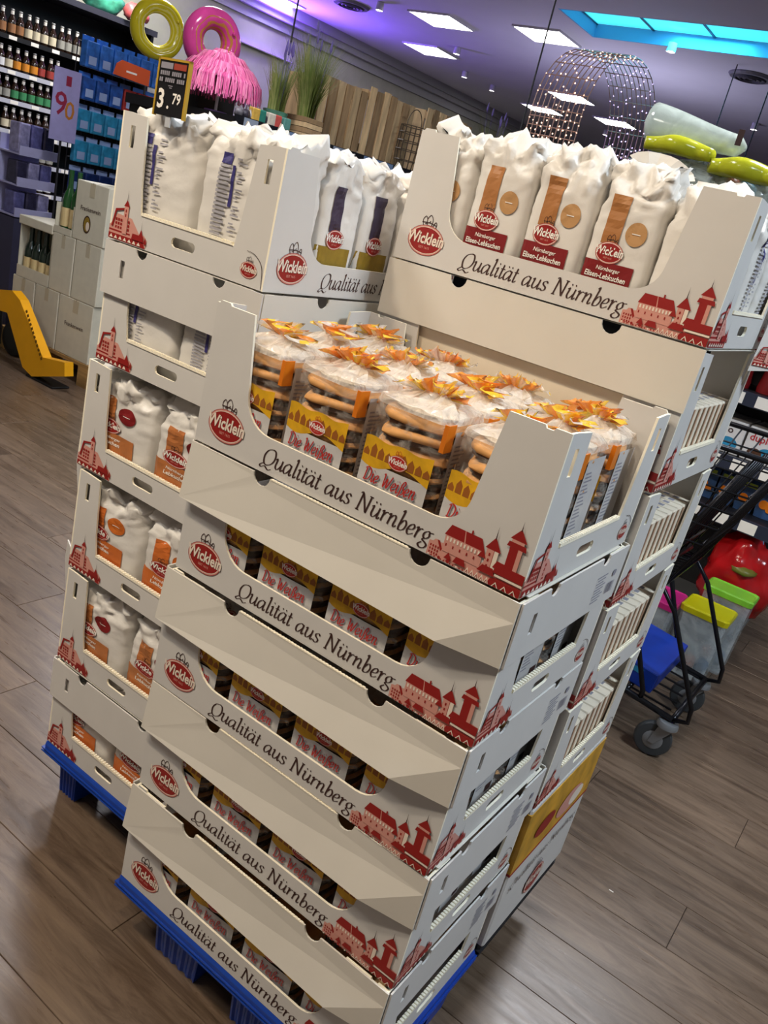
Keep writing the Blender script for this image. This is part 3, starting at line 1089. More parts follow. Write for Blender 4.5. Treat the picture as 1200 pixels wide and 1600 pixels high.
# ------------------------------------------------------------------ white paper bags
def bag_mesh(w, d, h, seed, tall=1.0):
    random.seed(seed)
    sd = Vector((seed * 13.7, seed * 7.1, seed * 3.3))
    m = 76
    NZ = 46
    rs = []
    for k in range(NZ + 1):
        t = k / NZ
        z = h * t
        up = max(0, (t - .7) / .3)
        dd = d * (1 - .12 * up ** 1.3) * (.93 + .07 * math.sin(t * math.pi)) 
        ww = w * (1 - .02 * up) * (.97 + .03 * math.sin(min(t, .7) / .7 * math.pi))
        if up > .8:
            q_ = math.sqrt(max(0.0, 1 - ((up - .8) / .2) ** 2 * .93))
            dd *= q_
            ww *= .45 + .55 * q_
        o = []
        for i in range(m):
            a = 2 * math.pi * i / m
            e = 8 - 3 * up
            q = 1 / (abs(math.cos(a)) ** e + abs(math.sin(a)) ** e) ** (1 / e)
            p = Vector((ww / 2 * q * math.cos(a), dd / 2 * q * math.sin(a), z))
            nr = Vector((math.cos(a), math.sin(a), 0))
            f1 = noise.noise(p * 26 + sd)
            f2 = abs(noise.noise(p * 45 + sd * 2)) - .2
            f3 = abs(noise.noise(p * 80 + sd * 3)) - .2
            amp = .0011 + .002 * min(1, max(0, (t - .45) / .3)) + .012 * up ** .8
            f4 = abs(noise.noise(Vector((p.x * 70, p.y * 70, p.z * 38)) + sd * 5)) - .2
            p += nr * (f1 * amp * 1.6 + f2 * amp * 1.7 + f3 * amp * .6 - f4 * amp * .6)
            if up > 0:
                p.z += (noise.noise(Vector((p.x * 26, p.y * 22, seed))) * .026 + .016 * noise.noise(p * 60 + sd)) * up
                p.y += .02 * up * up * noise.noise(Vector((p.x * 18, seed * 2.2, 1)))
            p.y = max(-d / 2 - .003, min(d / 2 + .003, p.y))
            p.x = max(-w / 2 - .002, min(w / 2 + .002, p.x))
            o.append(p)
        rs.append(o)
    mb = MB().rings(rs, 0, True)
    return mb.mesh('paper_body', [paper], smooth=True)


BW, BD = .114, .114
BAGS = [bag_mesh(BW, BD, .222, s) for s in (1, 2, 3, 4)]
BBV = [bvh_of(b) for b in BAGS]
brown = mat('caramel_print', 'a9713f', .5)
darkred = mat('dark_red_print', '7d1518', .5)
copper = mat('copper_print', 'b8713e', .45, vary=.15, scale=30)
orange2 = mat('orange_print', 'c8692a', .5)
navy = mat('violet_print', '3b3672', .5)
plum = mat('dark_plum_print', '3a2f45', .5)
gold = mat('gold_print', '8f7527', .4, vary=.2, scale=40)


def bag_art(strip, block, dot, words=None, blockh=.078, dz=0.0):
    it = [(grid2(-.034, .1, -.004, .172, 4, 12), 0), (grid2(-.053, .012, .034, blockh - .004, 12, 8), 1), (oval2(.02, .122, .0175, .0175, 24, 4), 2)]
    lg = [(moved(s, -.014, .088, .62), {0: 3, 1: 4, 2: 5, 3: 6, 4: 5}[mi]) for s, mi in logo(0, 0)]
    it += lg
    if words:
        it.append((text2(words[0], .0085, -.008, .0615, .012, .15, 'CENTER'), 5))
        it.append((text2(words[1], .0115, -.0095, .0495, .02, .1, 'CENTER', .9), 5))
        it.append((grid2(.013, .1215, .027, .1228, 3, 1), 5))
    if dz:
        it = [(([(a, b + (dz if n else 0)) for a, b in sh[0]], sh[1]), m_) if n != 1 else ((grid2(-.053, .012, .04, blockh + dz, 12, 10)), m_) for n, (sh, m_) in enumerate(it)]
        it[0] = (grid2(-.034, .1, -.004, .172, 4, 12), 0)
    return it, [strip, block, dot, red, pink, white, ink]


def back_art(block):
    it = [(grid2(-.03, .16, -.012, .176, 3, 3), 0), (grid2(-.009, .1, -.004, .16, 2, 8), 0)]
    for i in range(19):
        z = .155 - i * .0062
        it.append((grid2(-.03, z, -.012 + .003 * ((i * 3) % 2), z + .0038, 3, 1), 1))
        if i % 4 != 2:
            it.append((grid2(-.001, z + .014, .006 + .006 * ((i * 5) % 3) / 2, z + .0165, 2, 1), 1))
    it.append((text2('e 500', .009, -.026, .043, .02, 0), 2))
    return it, [block, mat('grey_small_print', 'a3a1a8', .6), ink]


_cache = {}
WBAGS = [bag_mesh(.186, .112, .222, s) for s in (11, 12, 13)]
WBV = [bvh_of(b) for b in WBAGS]


def stretch_art(it, kx, kz=1.0, x0=0.0, z0=0.0):
    return [(([(x0 + a * kx, z0 + b * kz) for a, b in sh[0]], sh[1]), m_) for sh, m_ in it]


def make_wide_bag(kind, loc, rz, label, group, v=0, sc=1.0, side=False):
    v %= len(WBAGS)
    t = thing('paper_bag', label, 'bag of gingerbread', loc, rz, group)
    t.scale = (1, 1, sc)
    put('paper_body', WBAGS[v], t)
    if kind:
        key = (kind, v, 'w')
        if key not in _cache:
            if kind == 'copper':
                it, ms = bag_art(copper, copper, darkred, ('Nürnberger', 'Lebkuchen', 'fein'), .075, .022)
                it = stretch_art(it, 1.45, 1.0, -.01)
            elif kind == 'orange':
                it, ms = bag_art(orange2, orange2, mat('orange_stamp', 'c06420', .5), ('Nürnberger', 'Lebkuchen', 'fein'), .075, .022)
                it = stretch_art(it, 1.45, 1.0, -.01)
            else:
                it, ms = back_art(navy)
                it = stretch_art(it, 1.45, 1.04, -.005, -.003)
            _cache[key] = project(it, WBV[v], off=.0018).mesh('printed_front', ms, fixn=False)
        put('printed_front', _cache[key], t)
    if side:
        key = ('goldside', v)
        if key not in _cache:
            it, ms = bag_art(plum, gold, gold, None, .08)
            it = [q for q in it if q[1] != 2]
            _cache[key] = project(it, WBV[v], axis='x', off=.0016).mesh('printed_side', ms, fixn=False)
        put('printed_side', _cache[key], t)
    return t




def make_bag(kind, loc, rz, label, group, v=0, sc=1.0):
    v %= len(BAGS)
    t = thing('paper_bag', label, 'bag of gingerbread', loc, rz, group)
    t.scale = (1, 1, sc)
    put('paper_body', BAGS[v], t)
    if kind:
        key = (kind, v)
        if key not in _cache:
            if kind == 'elisen':
                it, ms = bag_art(brown, darkred, mat('tan_print', 'b98d5c', .5), ('Nürnberger', 'Elisen-Lebkuchen', 'vielfalt'))
            elif kind == 'copper':
                it, ms = bag_art(copper, copper, darkred, ('Nürnberger', 'Lebkuchen', 'fein'), .075, .022)
            elif kind == 'orange':
                it, ms = bag_art(orange2, orange2, mat('orange_stamp', 'c06420', .5), ('Nürnberger', 'Lebkuchen', 'fein'), .075, .022)
            elif kind == 'gold':
                it, ms = bag_art(plum, gold, gold, None, .08)
                it = [q for q in it if q[1] != 2]
            else:
                it, ms = back_art(navy)
            _cache[key] = project(it, BBV[v], off=.0018).mesh('printed_front', ms, fixn=False)
        put('printed_front', _cache[key], t)
    return t


random.seed(3)
# rear stack, open top tray: five bags across, three rows
for r in range(3):
    for c in range(5):
        if c == 4:
            make_bag('back' if r else None, (CX + .0605 + c * .1177, CY + .0685 + r * .1315, CZ[4] + .006), R(90), 'white bag beside the tall post at the castle end of the brown-striped tray' if r == 0 else 'white bag with small print, %s behind the castle post of the brown-striped tray' % NTH[r - 1], 'bags at the castle end of the top tray', r + 1, 1.0)
        else:
            make_bag('elisen' if r == 0 else None, (CX + .0645 + c * .1167, CY + .0685 + r * .1315, CZ[4] + .006), random.uniform(-.012, .012),
                     '%s bag with brown stripe and dark red label from the oval-mark post' % NTH[c] if r == 0 else '%s plain white bag from the oval-mark end, %s behind the brown-striped bags' % (NTH[c], ['', 'next', 'last'][r]), 'brown-striped bags' if r == 0 else 'bags behind the brown-striped row', r + c, 1.05 + .02 * ((c * 7 + r * 3) % 3))
# loose paper fold sticking up among the bag tops
pf = MB()
rows = []
for j in range(6):
    row = []
    for i in range(9):
        a = R(20 + 110 * i / 8)
        rr = .012 + .07 * j / 5
        row.append((rr * math.cos(a), .006 * math.sin(i * 1.7) * j / 5, rr * math.sin(a) * .62))
    rows.append(row)
pf.rings(rows, 0, False, False)
tag(pf.build('paper_fold', paper, None, (CX + .36, CY + .2, CZ[4] + .228)), 'fan-shaped white paper fold sticking up from the brown-striped bags', 'paper fold')
# bag stack under the price sign
for k in range(6):
    lx, ly, lz = B_loc[k]
    kind = {5: 'back', 4: 'back', 3: 'copper', 2: 'orange', 1: 'copper', 0: 'orange'}[k]
    nm = {5: 'open top tray under price sign', 4: 'lidded tray second from top under price sign', 3: 'tray fourth from the pallet under price sign', 2: 'tray third from the pallet under price sign', 1: 'tray second from the pallet under price sign', 0: 'bottom tray under price sign'}[k]
    pos = [-.3, -.1035]
    for r in range(4 if k == 5 else 1):
        for c in range(2):
            make_wide_bag(kind if r == 0 else None, (lx + pos[c], ly + .0675 + r * .1195, lz + .006), random.uniform(-.02, .02),
                          (['white bag by the castle print', 'white bag by the small mark'][c] + ' in the ' + nm) if r == 0 else
                          ('%s bag behind the castle-side front bag of the open tray under price sign' % NTH[r - 1] if c == 0 else '%s bag with plum stripe and gold block behind the front bag under price sign' % NTH[r - 1]),
                          'bags in the ' + nm if r == 0 else 'rear bags under the price sign', c + k + r, {5: 1.06, 0: .87, 4: .87}.get(k, .93), side=(c == 1 and k == 5))

# slim boxes standing in the rear stack, seen through the open ends
slimw = mat('slim_box_cream', 'e7dac4', .5, vary=.05)
slimb = mat('slim_box_brown', 'b88e70', .5, vary=.15, scale=50)
sb = MB()
sb.bbox((-.26, 0, 0), (.256, .03, .13), .003)
slim_me = sb.mesh('box_body', [slimw])
sp = MB()
sp.add([(.2565, .001, .02), (.2565, .009, .02), (.2565, .009, .127), (.2565, .001, .127)], [(0, 1, 2, 3)], 0)
for i in range(7):
    sp.add([(.1 + i * .02, .006, .1304), (.112 + i * .02, .006, .1304), (.112 + i * .02, .022, .1304), (.1 + i * .02, .022, .1304)], [(0, 1, 2, 3)], 1)
slimp_me = sp.mesh('box_print', [slimb, greyink], fixn=False)
for k in range(4):
    for i in range(11):
        t = thing('slim_box', '%s cream slim box from the castle print in the %s tray above the yellow carton' % (NTH[i], NTH[k]), 'slim box', (CX + .335, CY + .012 + i * .034, CZ[k] + .006), 0, 'slim boxes in the rear stack')
        put('box_body', slim_me, t)
        put('box_print', slimp_me, t)

# yellow and white carton at the foot of the rear stack
yc = thing('yellow_carton', 'white carton with yellow printed band under the rear trays', 'carton', (CX, CY, Z0))
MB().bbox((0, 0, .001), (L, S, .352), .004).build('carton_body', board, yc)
goldband = mat('yellow_town_print', 'c8952a', .45, vary=.3, scale=18)
MB().box((-.0015, -.0015, .195), (L + .0015, S + .0015, .34), 0).build('yellow_band', goldband, yc)
MB().box((-.002, -.002, .19), (L + .002, S + .002, .1955), 0).build('red_line', red, yc)
it = [(pen_text('Qualität aus Nürnberg', .012, .03, .135, width=.34), 3)]
it += [(moved(s, .2, .06, 1.25), m) for s, m in logo(0, 0)]
it += [(oval2(.26, .24, .07, .03), 1), (oval2(.12, .255, .05, .022), 0), (oval2(.3, .235, .04, .02), 2)]
draw(it, lambda u, v, l: (L + .0024 + l, u, v)).build('carton_print', PR, yc)

# ------------------------------------------------------------------ blue plastic pallets
bluep = mat('blue_plastic', '1440a0', .35, bump=.1, bscale=30, vary=.08)


def pallet(label, loc, w, d, feet, bluep=bluep, group='blue display pallets'):
    t = thing('plastic_pallet', label, 'pallet', loc, 0, group)
    dk = MB()
    dk.bbox((0, 0, .115), (w, d, .149), .006)
    for z in (.122, .13):
        dk.box((-.003, -.003, z), (w + .003, d + .003, z + .003))
    dk.build('deck', bluep, t)
    for f0, f1 in feet:
        for fy in (0, 1, 2):
            fw, fd = f1 - f0, .085
            cx = (f0 + f1) / 2
            cy = .035 + fd / 2 + (d - .07 - fd) * fy / 2
            m = MB()
            rs = []
            for z, k in ((0, .84), (.004, .86), (.116, 1)):
                ring = []
                for (sx, sy, nn) in ((1, 0, 5), (0, 1, 4), (-1, 0, 5), (0, -1, 4)):
                    pass
                P = []
                for i in range(20):
                    u = -fw / 2 + fw * i / 20
                    P.append((u, -fd / 2 + (.004 if i % 4 in (2, 3) else 0)))
                P += [(fw / 2, -fd / 2), (fw / 2, fd / 2), (-fw / 2, fd / 2)]
                ring = [(cx + a * k, cy + b * k, z) for a, b in P]
                rs.append(ring)
            m.rings(rs)
            m.build('foot', bluep, t)
    return t


pallet('blue plastic pallet carrying the clear-wrapped gingerbread stack', (-.005, -.004, 0), .61, .41, ((.085, .215), (.3, .4), (.48, .6)))
pallet('pallet blackened for the shade under the white carton with the yellow band', (.02, .42, 0), .585, .385, ((.04, .14), (.25, .35), (.45, .55)), mat('shade_black_pallet', '1a1a1e', .5), 'shade-black pallets')  # its black colour stands for the deep shadow beneath the rear stack
pallet('blue plastic pallet under the stack of white bags', (-.432, .118, 0), .405, .62, ((.02, .085), (.29, .385)))

# ------------------------------------------------------------------ price sign
ps = thing('price_sign', 'black price sign with white digits and yellow frame above white bags', 'price sign', at(262, 180, 'y', .118), R(-4))
ps.scale = (.86, 1, .86)
signy = mat('sign_yellow', 'b3902c', .5)
signb = mat('sign_black', '17171a', .4)
MB().box((-.048, 0, -.002), (.048, .004, .1)).build('sign_board', signb, ps)
f = MB()
for a, b in (((-.05, -.001, -.004), (-.045, .005, .102)), ((.045, -.001, -.004), (.05, .005, .102)), ((-.05, -.001, .098), (.05, .005, .102))):
    f.box(a, b)
f.build('sign_frame', signy, ps)
it = [(text2('3', .048, -.04, .012, .03), 0), (text2('.', .04, -.008, .012, .02), 0), (text2('79', .027, .008, .022, .02), 0),
      (grid2(-.04, .083, -.002, .094, 1, 1), 1), (grid2(.001, .083, .04, .094, 1, 1), 2), ]
for q_, zz in enumerate((.071, .059)):
    it += [(grid2(-.039 + k_ * .0062, zz, -.0345 + k_ * .0062, zz + .0078, 1, 1), 1) for k_ in range(13) if (k_ + q_ * 3) % 6 != 5]
it += [(grid2(-.008, .052, .006, .0535, 1, 1), 1), (grid2(-.004, .0485, .004, .05, 1, 1), 1)]
draw(it, lambda u, v, l: (u, -.0008 - l, v)).build('sign_lettering', [white, greyink, mat('sign_red', '9a4030', .5)], ps)
MB().box((-.008, .001, -.022), (.008, .003, 0)).build('sign_clip', mat('clear_clip', 'b9bcc0', .3), ps)

# ------------------------------------------------------------------ ceiling fittings
glow = mat('lamp_diffuser', (1.0, 0.97, 0.93), .4, emit=16)
lampf = mat('lamp_frame', 'd8d8dc', .5)
panel_me = MB().box((-.29, -.29, 0), (.29, .29, .01)).mesh('diffuser', [glow])
pf_ = MB()
for a, b in (((-.31, -.31, 0), (.31, -.29, .02)), ((-.31, .29, 0), (.31, .31, .02)), ((-.31, -.29, 0), (-.29, .29, .02)), ((.29, -.29, 0), (.31, .29, .02))):
    pf_.box(a, b)
pframe_me = pf_.mesh('frame', [lampf])
panels = [(690, 31, 'square white ceiling light next to the violet glow'), (673, 78, 'square white ceiling light between violet glow and small spots'), (855, 55, 'square white ceiling light beside the blue skylight'),
          (893, 152, 'square ceiling light shining through the top of the light arch'), (848, 170, 'square ceiling light behind the left leg of the light arch'), (962, 191, 'square ceiling light behind the right leg of the light arch'),
          (430, -2, 'square ceiling light above the grass in wooden pots'), (884, 150, None)]
seen = [at(px, py, 'z', CEIL) for px, py, l in panels if l]
for (px, py, l), P in zip(panels, seen):
    t = thing('ceiling_light', l, 'ceiling light', (P.x, P.y, CEIL - .02), 0, 'square ceiling lights')
    put('diffuser', panel_me, t, (0, 0, .005))
    put('frame', pframe_me, t)
for i, P in enumerate(((2.3, .6), (-2.0, 1.6), (.3, 3.6), (-5.0, 4.4), (-1.6, -1.6))):
    t = thing('ceiling_light', 'square white ceiling light over the aisle around the display stacks', 'ceiling light', (P[0], P[1], CEIL - .02), 0, 'square ceiling lights over the aisle')
    put('diffuser', panel_me, t, (0, 0, .008))
    put('frame', pframe_me, t)
spot_b = MB().lathe([(.02, .09), (.045, .085), (.05, .0), (.044, .0), (.04, .03)], n=14, cap=False).mesh('housing', [mat('spot_white', 'c9c9cf', .4)], smooth=40)
spot_g = MB().lathe([(.001, .012), (.04, .012), (.04, .016), (.001, .016)], n=14).mesh('bulb', [mat('spot_glow', (1, .95, .85), .4, emit=25)])
for px, py, l in ((592, 18, 'next to the violet glow'), (713, 86, 'beside the square light'), (725, 122, 'above the wooden crates'), (768, 143, 'left of the light arch'), (1047, 83, 'below the blue skylight'), (945, 212, 'inside the light arch'), (1177, 204, 'above the yellow inflatables')):
    P = at(px, py, 'z', CEIL - .1)
    t = thing('ceiling_spot', 'small round ceiling spot ' + l, 'ceiling spot', (P.x, P.y, CEIL - .09), 0, 'small ceiling spots')
    put('housing', spot_b, t)
    put('bulb', spot_g, t)
for i, (x, y) in enumerate(((-.75, -1.15), (.55, -1.25))):
    t = thing('ceiling_spot', 'warm ceiling spot aimed at the gingerbread display', 'ceiling spot', (x, y, CEIL - .09), 0, 'warm ceiling spots')
    put('housing', spot_b, t)
    put('bulb', spot_g, t, (0, 0, .02))
ws_ = thing('ceiling_spot', 'ceiling spot aimed at the plaster wall above the bottle shelf', 'ceiling spot', (-7.35, 5.55, CEIL - .09), 0, 'wall spots')
put('housing', spot_b, ws_)
put('bulb', spot_g, ws_)
ls_ = thing('added_led_strip', 'slim violet light strip added along the plaster wall under the ceiling', 'light strip', (X0, 8.1, 2.99))  # housing added for the violet lamp on an otherwise plain wall
MB().box((0, 0, 0), (.07, 1.2, .015)).build('housing', mat('strip_grey', '8a8a84', .6), ls_)
MB().box((.01, .02, .0151), (.06, 1.18, .018)).build('diffuser', mat('violet_diffuser', (.3, .15, 1), .4, emit=4), ls_)
us_ = thing('added_back_shelf', 'unseen dark shelf unit added behind the light arch with a fill uplight on top', 'shelf', (-4.3, 9.5, 0))  # out of sight, added only to carry the ceiling fill lamp
MB().box((0, 0, 0), (1.4, .6, .15)).build('plinth', mat('black_shelf', '131317', .5), us_)
MB().box((0, .28, .15), (1.4, .32, 1.86)).build('back_panel', MATS['black_shelf'], us_)
for z in (.6, 1.1, 1.5, 1.86):
    MB().box((0, 0, z), (1.4, .6, z + .03)).build('shelf_board', MATS['black_shelf'], us_)
MB().box((.1, .2, 1.891), (1.3, .4, 1.95)).build('uplight', lampf, us_)  # bar added as housing for the ceiling fill lamp
# blue skylight: a recessed light well with four glowing panes
sw = thing('skylight', 'large blue glowing skylight recess with four panes in the ceiling', 'skylight', (sk0[0], sk0[1], CEIL))
WX, WY = sk1[0] - sk0[0], sk1[1] - sk0[1]
wm = MB()
hgt = .13
for a, b in (((0, 0, 0), (WX, .02, hgt)), ((0, WY - .02, 0), (WX, WY, hgt)), ((0, .02, 0), (.02, WY - .02, hgt)), ((WX - .02, .02, 0), (WX, WY - .02, hgt))):
    wm.box(a, b)
wm.build('light_well', mat('well_paint', '7fb6e6', .7), sw)
pane_m = mat('cyan_pane', (.06, .62, .74), .4, emit=1.3)
for i in range(4):
    w4 = (WX - .04) / 4
    MB().box((.02 + i * w4 + .012, .03, hgt), (.02 + (i + 1) * w4 - .012, WY - .03, hgt + .01)).build('pane', pane_m, sw)
for i in range(5):
    w4 = (WX - .04) / 4
    MB().box((.02 + i * w4 - .012, .02, hgt - .01), (.02 + i * w4 + .012, WY - .02, hgt + .012)).build('glazing_bar', mat('bar_blue', '205a78', .5), sw)
lamp('skylight_glow', 'AREA', (sk0[0] + WX / 2, sk0[1] + WY / 2, CEIL + hgt - .02), 30, (.1, .75, 1), (sk0[0] + WX / 2, sk0[1] + WY / 2, 0), .8)
vent_m = mat('vent_grey', '77757f', .6)
for px, py, l in ((548, 10, 'round dark ceiling vent next to the violet glow'), (1172, 123, 'round dark ceiling vent right of the skylight')):
    P = at(px, py, 'z', CEIL - .03)
    t = thing('ceiling_vent', l, 'ceiling vent', (P.x, P.y, CEIL - .03), 0, 'ceiling vents')
    MB().lathe([(.001, 0), (.22, 0), (.24, .02), (.24, .03), (.001, .03)], n=24).build('rim', vent_m, t)
    for r in (.06, .11, .16):
        MB().tube([(r * math.cos(2 * math.pi * i / 20), r * math.sin(2 * math.pi * i / 20), -.004) for i in range(20)], .012, 6, closed=True).build('louvre', mat('vent_dark', '3f3d48', .6), t)
cord_m = mat('black_cord', '1b1a20', .6)
for px0, py0, d, zb, l in ((868, 2, 5.0, 2.1, 'thin black cord hanging in front of the light arch'), (1136, 148, 9.0, 2.45, 'thin black cord hanging beside the light arch'), (1198, 150, 8.0, 2.2, 'thin black cord hanging over the yellow inflatables'), (466, 2, 3.6, 2.2, 'thin black cord hanging over the grass in pots')):
    P = at(px0, py0, 'y', d)
    tag(MB().tube([(P.x, P.y, CEIL), (P.x, P.y, (CEIL + zb) / 2), (P.x, P.y, zb)], .006, 6).build('hanging_cord', cord_m), l, 'cord')

# ------------------------------------------------------------------ beer shelf along the left wall
dark = mat('black_shelf', '131317', .5)
railm = mat('price_rail', 'b9bac6', .4)
SXF = -8.1
bs = thing('bottle_shelf', 'tall black wall shelf filled with beer bottles', 'shelf', (SXF, 3.9, 0))
SH = [.374, .644, .95, 1.241, 1.536, 1.818, 2.139]
LEN = 2.5
MB().box((-.48, 0, 0), (-.45, LEN, 2.62)).build('back_panel', dark, bs)
for y in (0, LEN):
    MB().box((-.45, y - .02, 0), (0, y + .02, 2.62)).build('upright', dark, bs)
MB().box((-.5, -.02, 2.6), (.06, LEN + .02, 2.66)).build('top_board', mat('shelf_top', '2c2c38', .4), bs)
MB().box((-.45, .02, .0), (-.04, LEN - .02, .2)).build('plinth', mat('wood_plinth', '5d4a3c', .6), bs)
for z in SH:
    sb_ = MB().box((-.45, .02, z - .035), (0, LEN - .02, z - .012)).build('shelf_board', dark, bs)
    MB().box((.001, .02, z - .05), (.008, LEN - .02, z - .005)).build('price_rail', railm if z < 2 else dark, sb_)
    for i in range(9):
        y = .2 + i * .25 + (z * 37 % 1) * .1
        MB().box((.0085, y, z - .045), (.011, y + .09, z - .01)).build('price_tag', white, sb_)
glassb = mat('brown_glass', '2a1a10', .12, spec=.8)
glassg = mat('green_glass', '1b4a22', .12, spec=.8)
capm = mat('bottle_cap', 'd8d8d8', .3, metal=.6)
bot = MB().lathe([(.001, 0), (.03, 0), (.033, .006), (.033, .13), (.03, .15), (.016, .185), (.0135, .2), (.0135, .235), (.001, .235)], n=12)
bot_me = {k: bot.mesh('glass', [m], smooth=40) for k, m in (('b', glassb), ('g', glassg))}
cap_me = MB().lathe([(.001, .234), (.0155, .234), (.0155, .244), (.012, .247), (.001, .247)], n=10).mesh('cap', [capm], smooth=40)
lab = MB()
lab.rings([[(.0338 * math.cos(R(a)), .0338 * math.sin(R(a)), z) for a in range(-80, 81, 20)] for z in (.03, .11)], 0, False, False)
labcols = [('lab_cream', 'd9cdb0'), ('lab_brown', '9a6a44'), ('lab_white', 'dedee2'), ('lab_grey', '9a9890'), ('lab_green', '3f8a5a'), ('lab_orange', 'd98a28'), ('lab_red', 'a03a34')]
lab_me = [lab.mesh('label', [mat(nm, c, .5)], fixn=False) for nm, c in labcols]
neck_me = MB().rings([[(.0142 * math.cos(R(a)), .0142 * math.sin(R(a)), z) for a in range(-80, 81, 20)] for z in (.195, .228)], 0, False, False).mesh('neck_label', [white], fixn=False)
rowlab = {2.139: [1, 1, 1, 0, 0, 3, 3, 0, 2], 1.818: [2, 2, 0, 5, 5, 6, 6, 2], 1.536: [2, 3, 4, 4, 4, 3], 1.241: [0, 0, 0, 0, 0, 6], .95: [3, 2, 3], .644: [3, 3, 2], .374: [0, 6, 3]}
rowname = {2.139: 'top', 1.818: 'second highest', 1.536: 'third highest', 1.241: 'middle', .95: 'third lowest', .644: 'second lowest', .374: 'lowest'}
random.seed(5)
for z in SH:
    nb = 15 if z > 2 else 10
    for i in range(nb):
        y = 4.38 + i * .096
        lr = rowlab[z]
        li = lr[min(len(lr) - 1, i * len(lr) // nb)]
        t = thing('beer_bottle', 'brown bottle with %s label on the %s board of the black wall shelf' % (labcols[li][0][4:], rowname[z]), 'bottle', (SXF - .05, y + random.uniform(-.006, .006), z - .0105), R(-35), 'bottles on the %s board' % rowname[z])
        t.scale = (1.25, 1.25, 1.02 if z > 2 else .93)
        put('glass', bot_me['b'], t)
        put('label', lab_me[li], t)
        put('neck_label', neck_me, t)
        put('cap', cap_me, t)
# packed toys on the shelf top
def lump(name, c, r, m, seed, sub=3, amp=.25, parent=None):
    bm = bmesh.new()
    bmesh.ops.create_icosphere(bm, subdivisions=sub, radius=1)
    for v in bm.verts:
        n_ = v.co.normalized()
        k = 1 + amp * noise.noise(n_ * 2.2 + Vector((seed * 5.1, 0, seed))) + amp * .4 * noise.noise(n_ * 6 + Vector((seed, 3, 0)))
        v.co = Vector((n_.x * r[0] * k, n_.y * r[1] * k, max(-r[2] * .85, n_.z * r[2] * k)))
    me = bpy.data.meshes.new(name)
    bm.to_mesh(me)
    bm.free()
    me.materials.append(m)
    me.polygons.foreach_set('use_smooth', [True] * len(me.polygons))
    return put(name, me, parent, c)


tag(lump('wrapped_toy', (-8.2, 5.75, 2.78), (.14, .26, .14), mat('green_foil', '3f8f78', .25, vary=.5, scale=9), 1), 'green plastic-wrapped toy lying on top of the bottle shelf', 'wrapped toy')
tag(lump('wrapped_toy', (-8.0, 6.06, 2.75), (.1, .17, .1), mat('red_foil', 'c0575a', .25, vary=.5, scale=9), 2), 'red plastic-wrapped toy lying on top of the bottle shelf', 'wrapped toy')

# ------------------------------------------------------------------ blue hanging display, sign, purple display
gx = -4.5
gr = thing('grid_rack', 'black wire grid rack hung with blue toy packs', 'rack', (gx - .02, 2.9, 0))
m_ = MB()
for i in range(9):
    MB().tube([(0, .8 * i / 8, .05), (0, .8 * i / 8, 2.0)], .004, 6).build('upright_wire', cord_m, gr)
for z in (.1, .4, .7, 1.0, 1.25, 1.5, 1.75, 1.98):
    MB().tube([(0, 0, z), (0, .8, z)], .004, 6).build('cross_wire', cord_m, gr)
MB().box((-.2, 0, 0), (.2, .03, .05)).build('base_bar', cord_m, gr)
MB().box((-.2, .77, 0), (.2, .8, .05)).build('base_bar', cord_m, gr)
blues = [mat('pack_blue', '2a66b8', .3, vary=.35, scale=22), mat('pack_blue2', '1d4a94', .3, vary=.4, scale=25), mat('pack_blue3', '2f86b0', .3, vary=.3, scale=20), mat('pack_navy', '1a2c5e', .3, vary=.4, scale=20)]
card_w = mat('card_white', '8fa3cc', .5)
for zi, (zt, hgt_, mi) in enumerate(((2.02, .19, 0), (1.80, .17, 1), (1.6, .17, 2), (1.4, .17, 2), (1.2, .17, 3))):
    for i in range(6):
        tc_ = 'blue' if zi != 1 or i < 3 else ('red' if i < 5 else 'orange')
        t = thing('toy_pack', '%s toy pack from the 90 poster, %s, %s row of the wire rack' % (NTH[i], tc_, ['top', 'second', 'third', 'fourth', 'lowest'][zi]), 'toy pack', (gx, 2.91 + i * .112, zt - hgt_), 0, 'toy packs on the wire rack')
        MB().bbox((0, 0, 0), (.05 + .02 * (zi < 2), .1, hgt_ - .03), .006).build('blister', blues[mi] if tc_ == 'blue' else mat('pack_' + tc_, {'red': '9a2c2a', 'orange': 'c85a2a'}[tc_], .3, vary=.3, scale=20), t)
        MB().box((.0, .005, hgt_ - .03), (.004, .095, hgt_)).build('header_card', blues[0] if zi < 2 else card_w, t)
        MB().box((.0715 if zi < 2 else .0515, .02, .02), (.0725 if zi < 2 else .0525, .08, .07)).build('pack_label', card_w, t)
o = at(170, 82, 'x', gx + .12)
hb = thing('header_board', 'orange header board on the blue wire rack', 'sign', (gx + .16, o.y + .02, o.z - .12))
m_ = [(0, 0), (.3, -.01), (.3, .09), (.06, .1), (.02, .07)]
MB().prism([m_], lambda u, v, w: (w, u, v), .006).build('board', mat('orange_board', 'd85a2e', .5), hb)
draw([(grid2(.1, .034, .19, .046, 1, 1), 0)], lambda u, v, l: (.007 + l, u, v)).build('board_lettering', [white], hb)
MB().box((-.08, .12, .04), (0, .14, .05)).build('bracket', cord_m, hb)
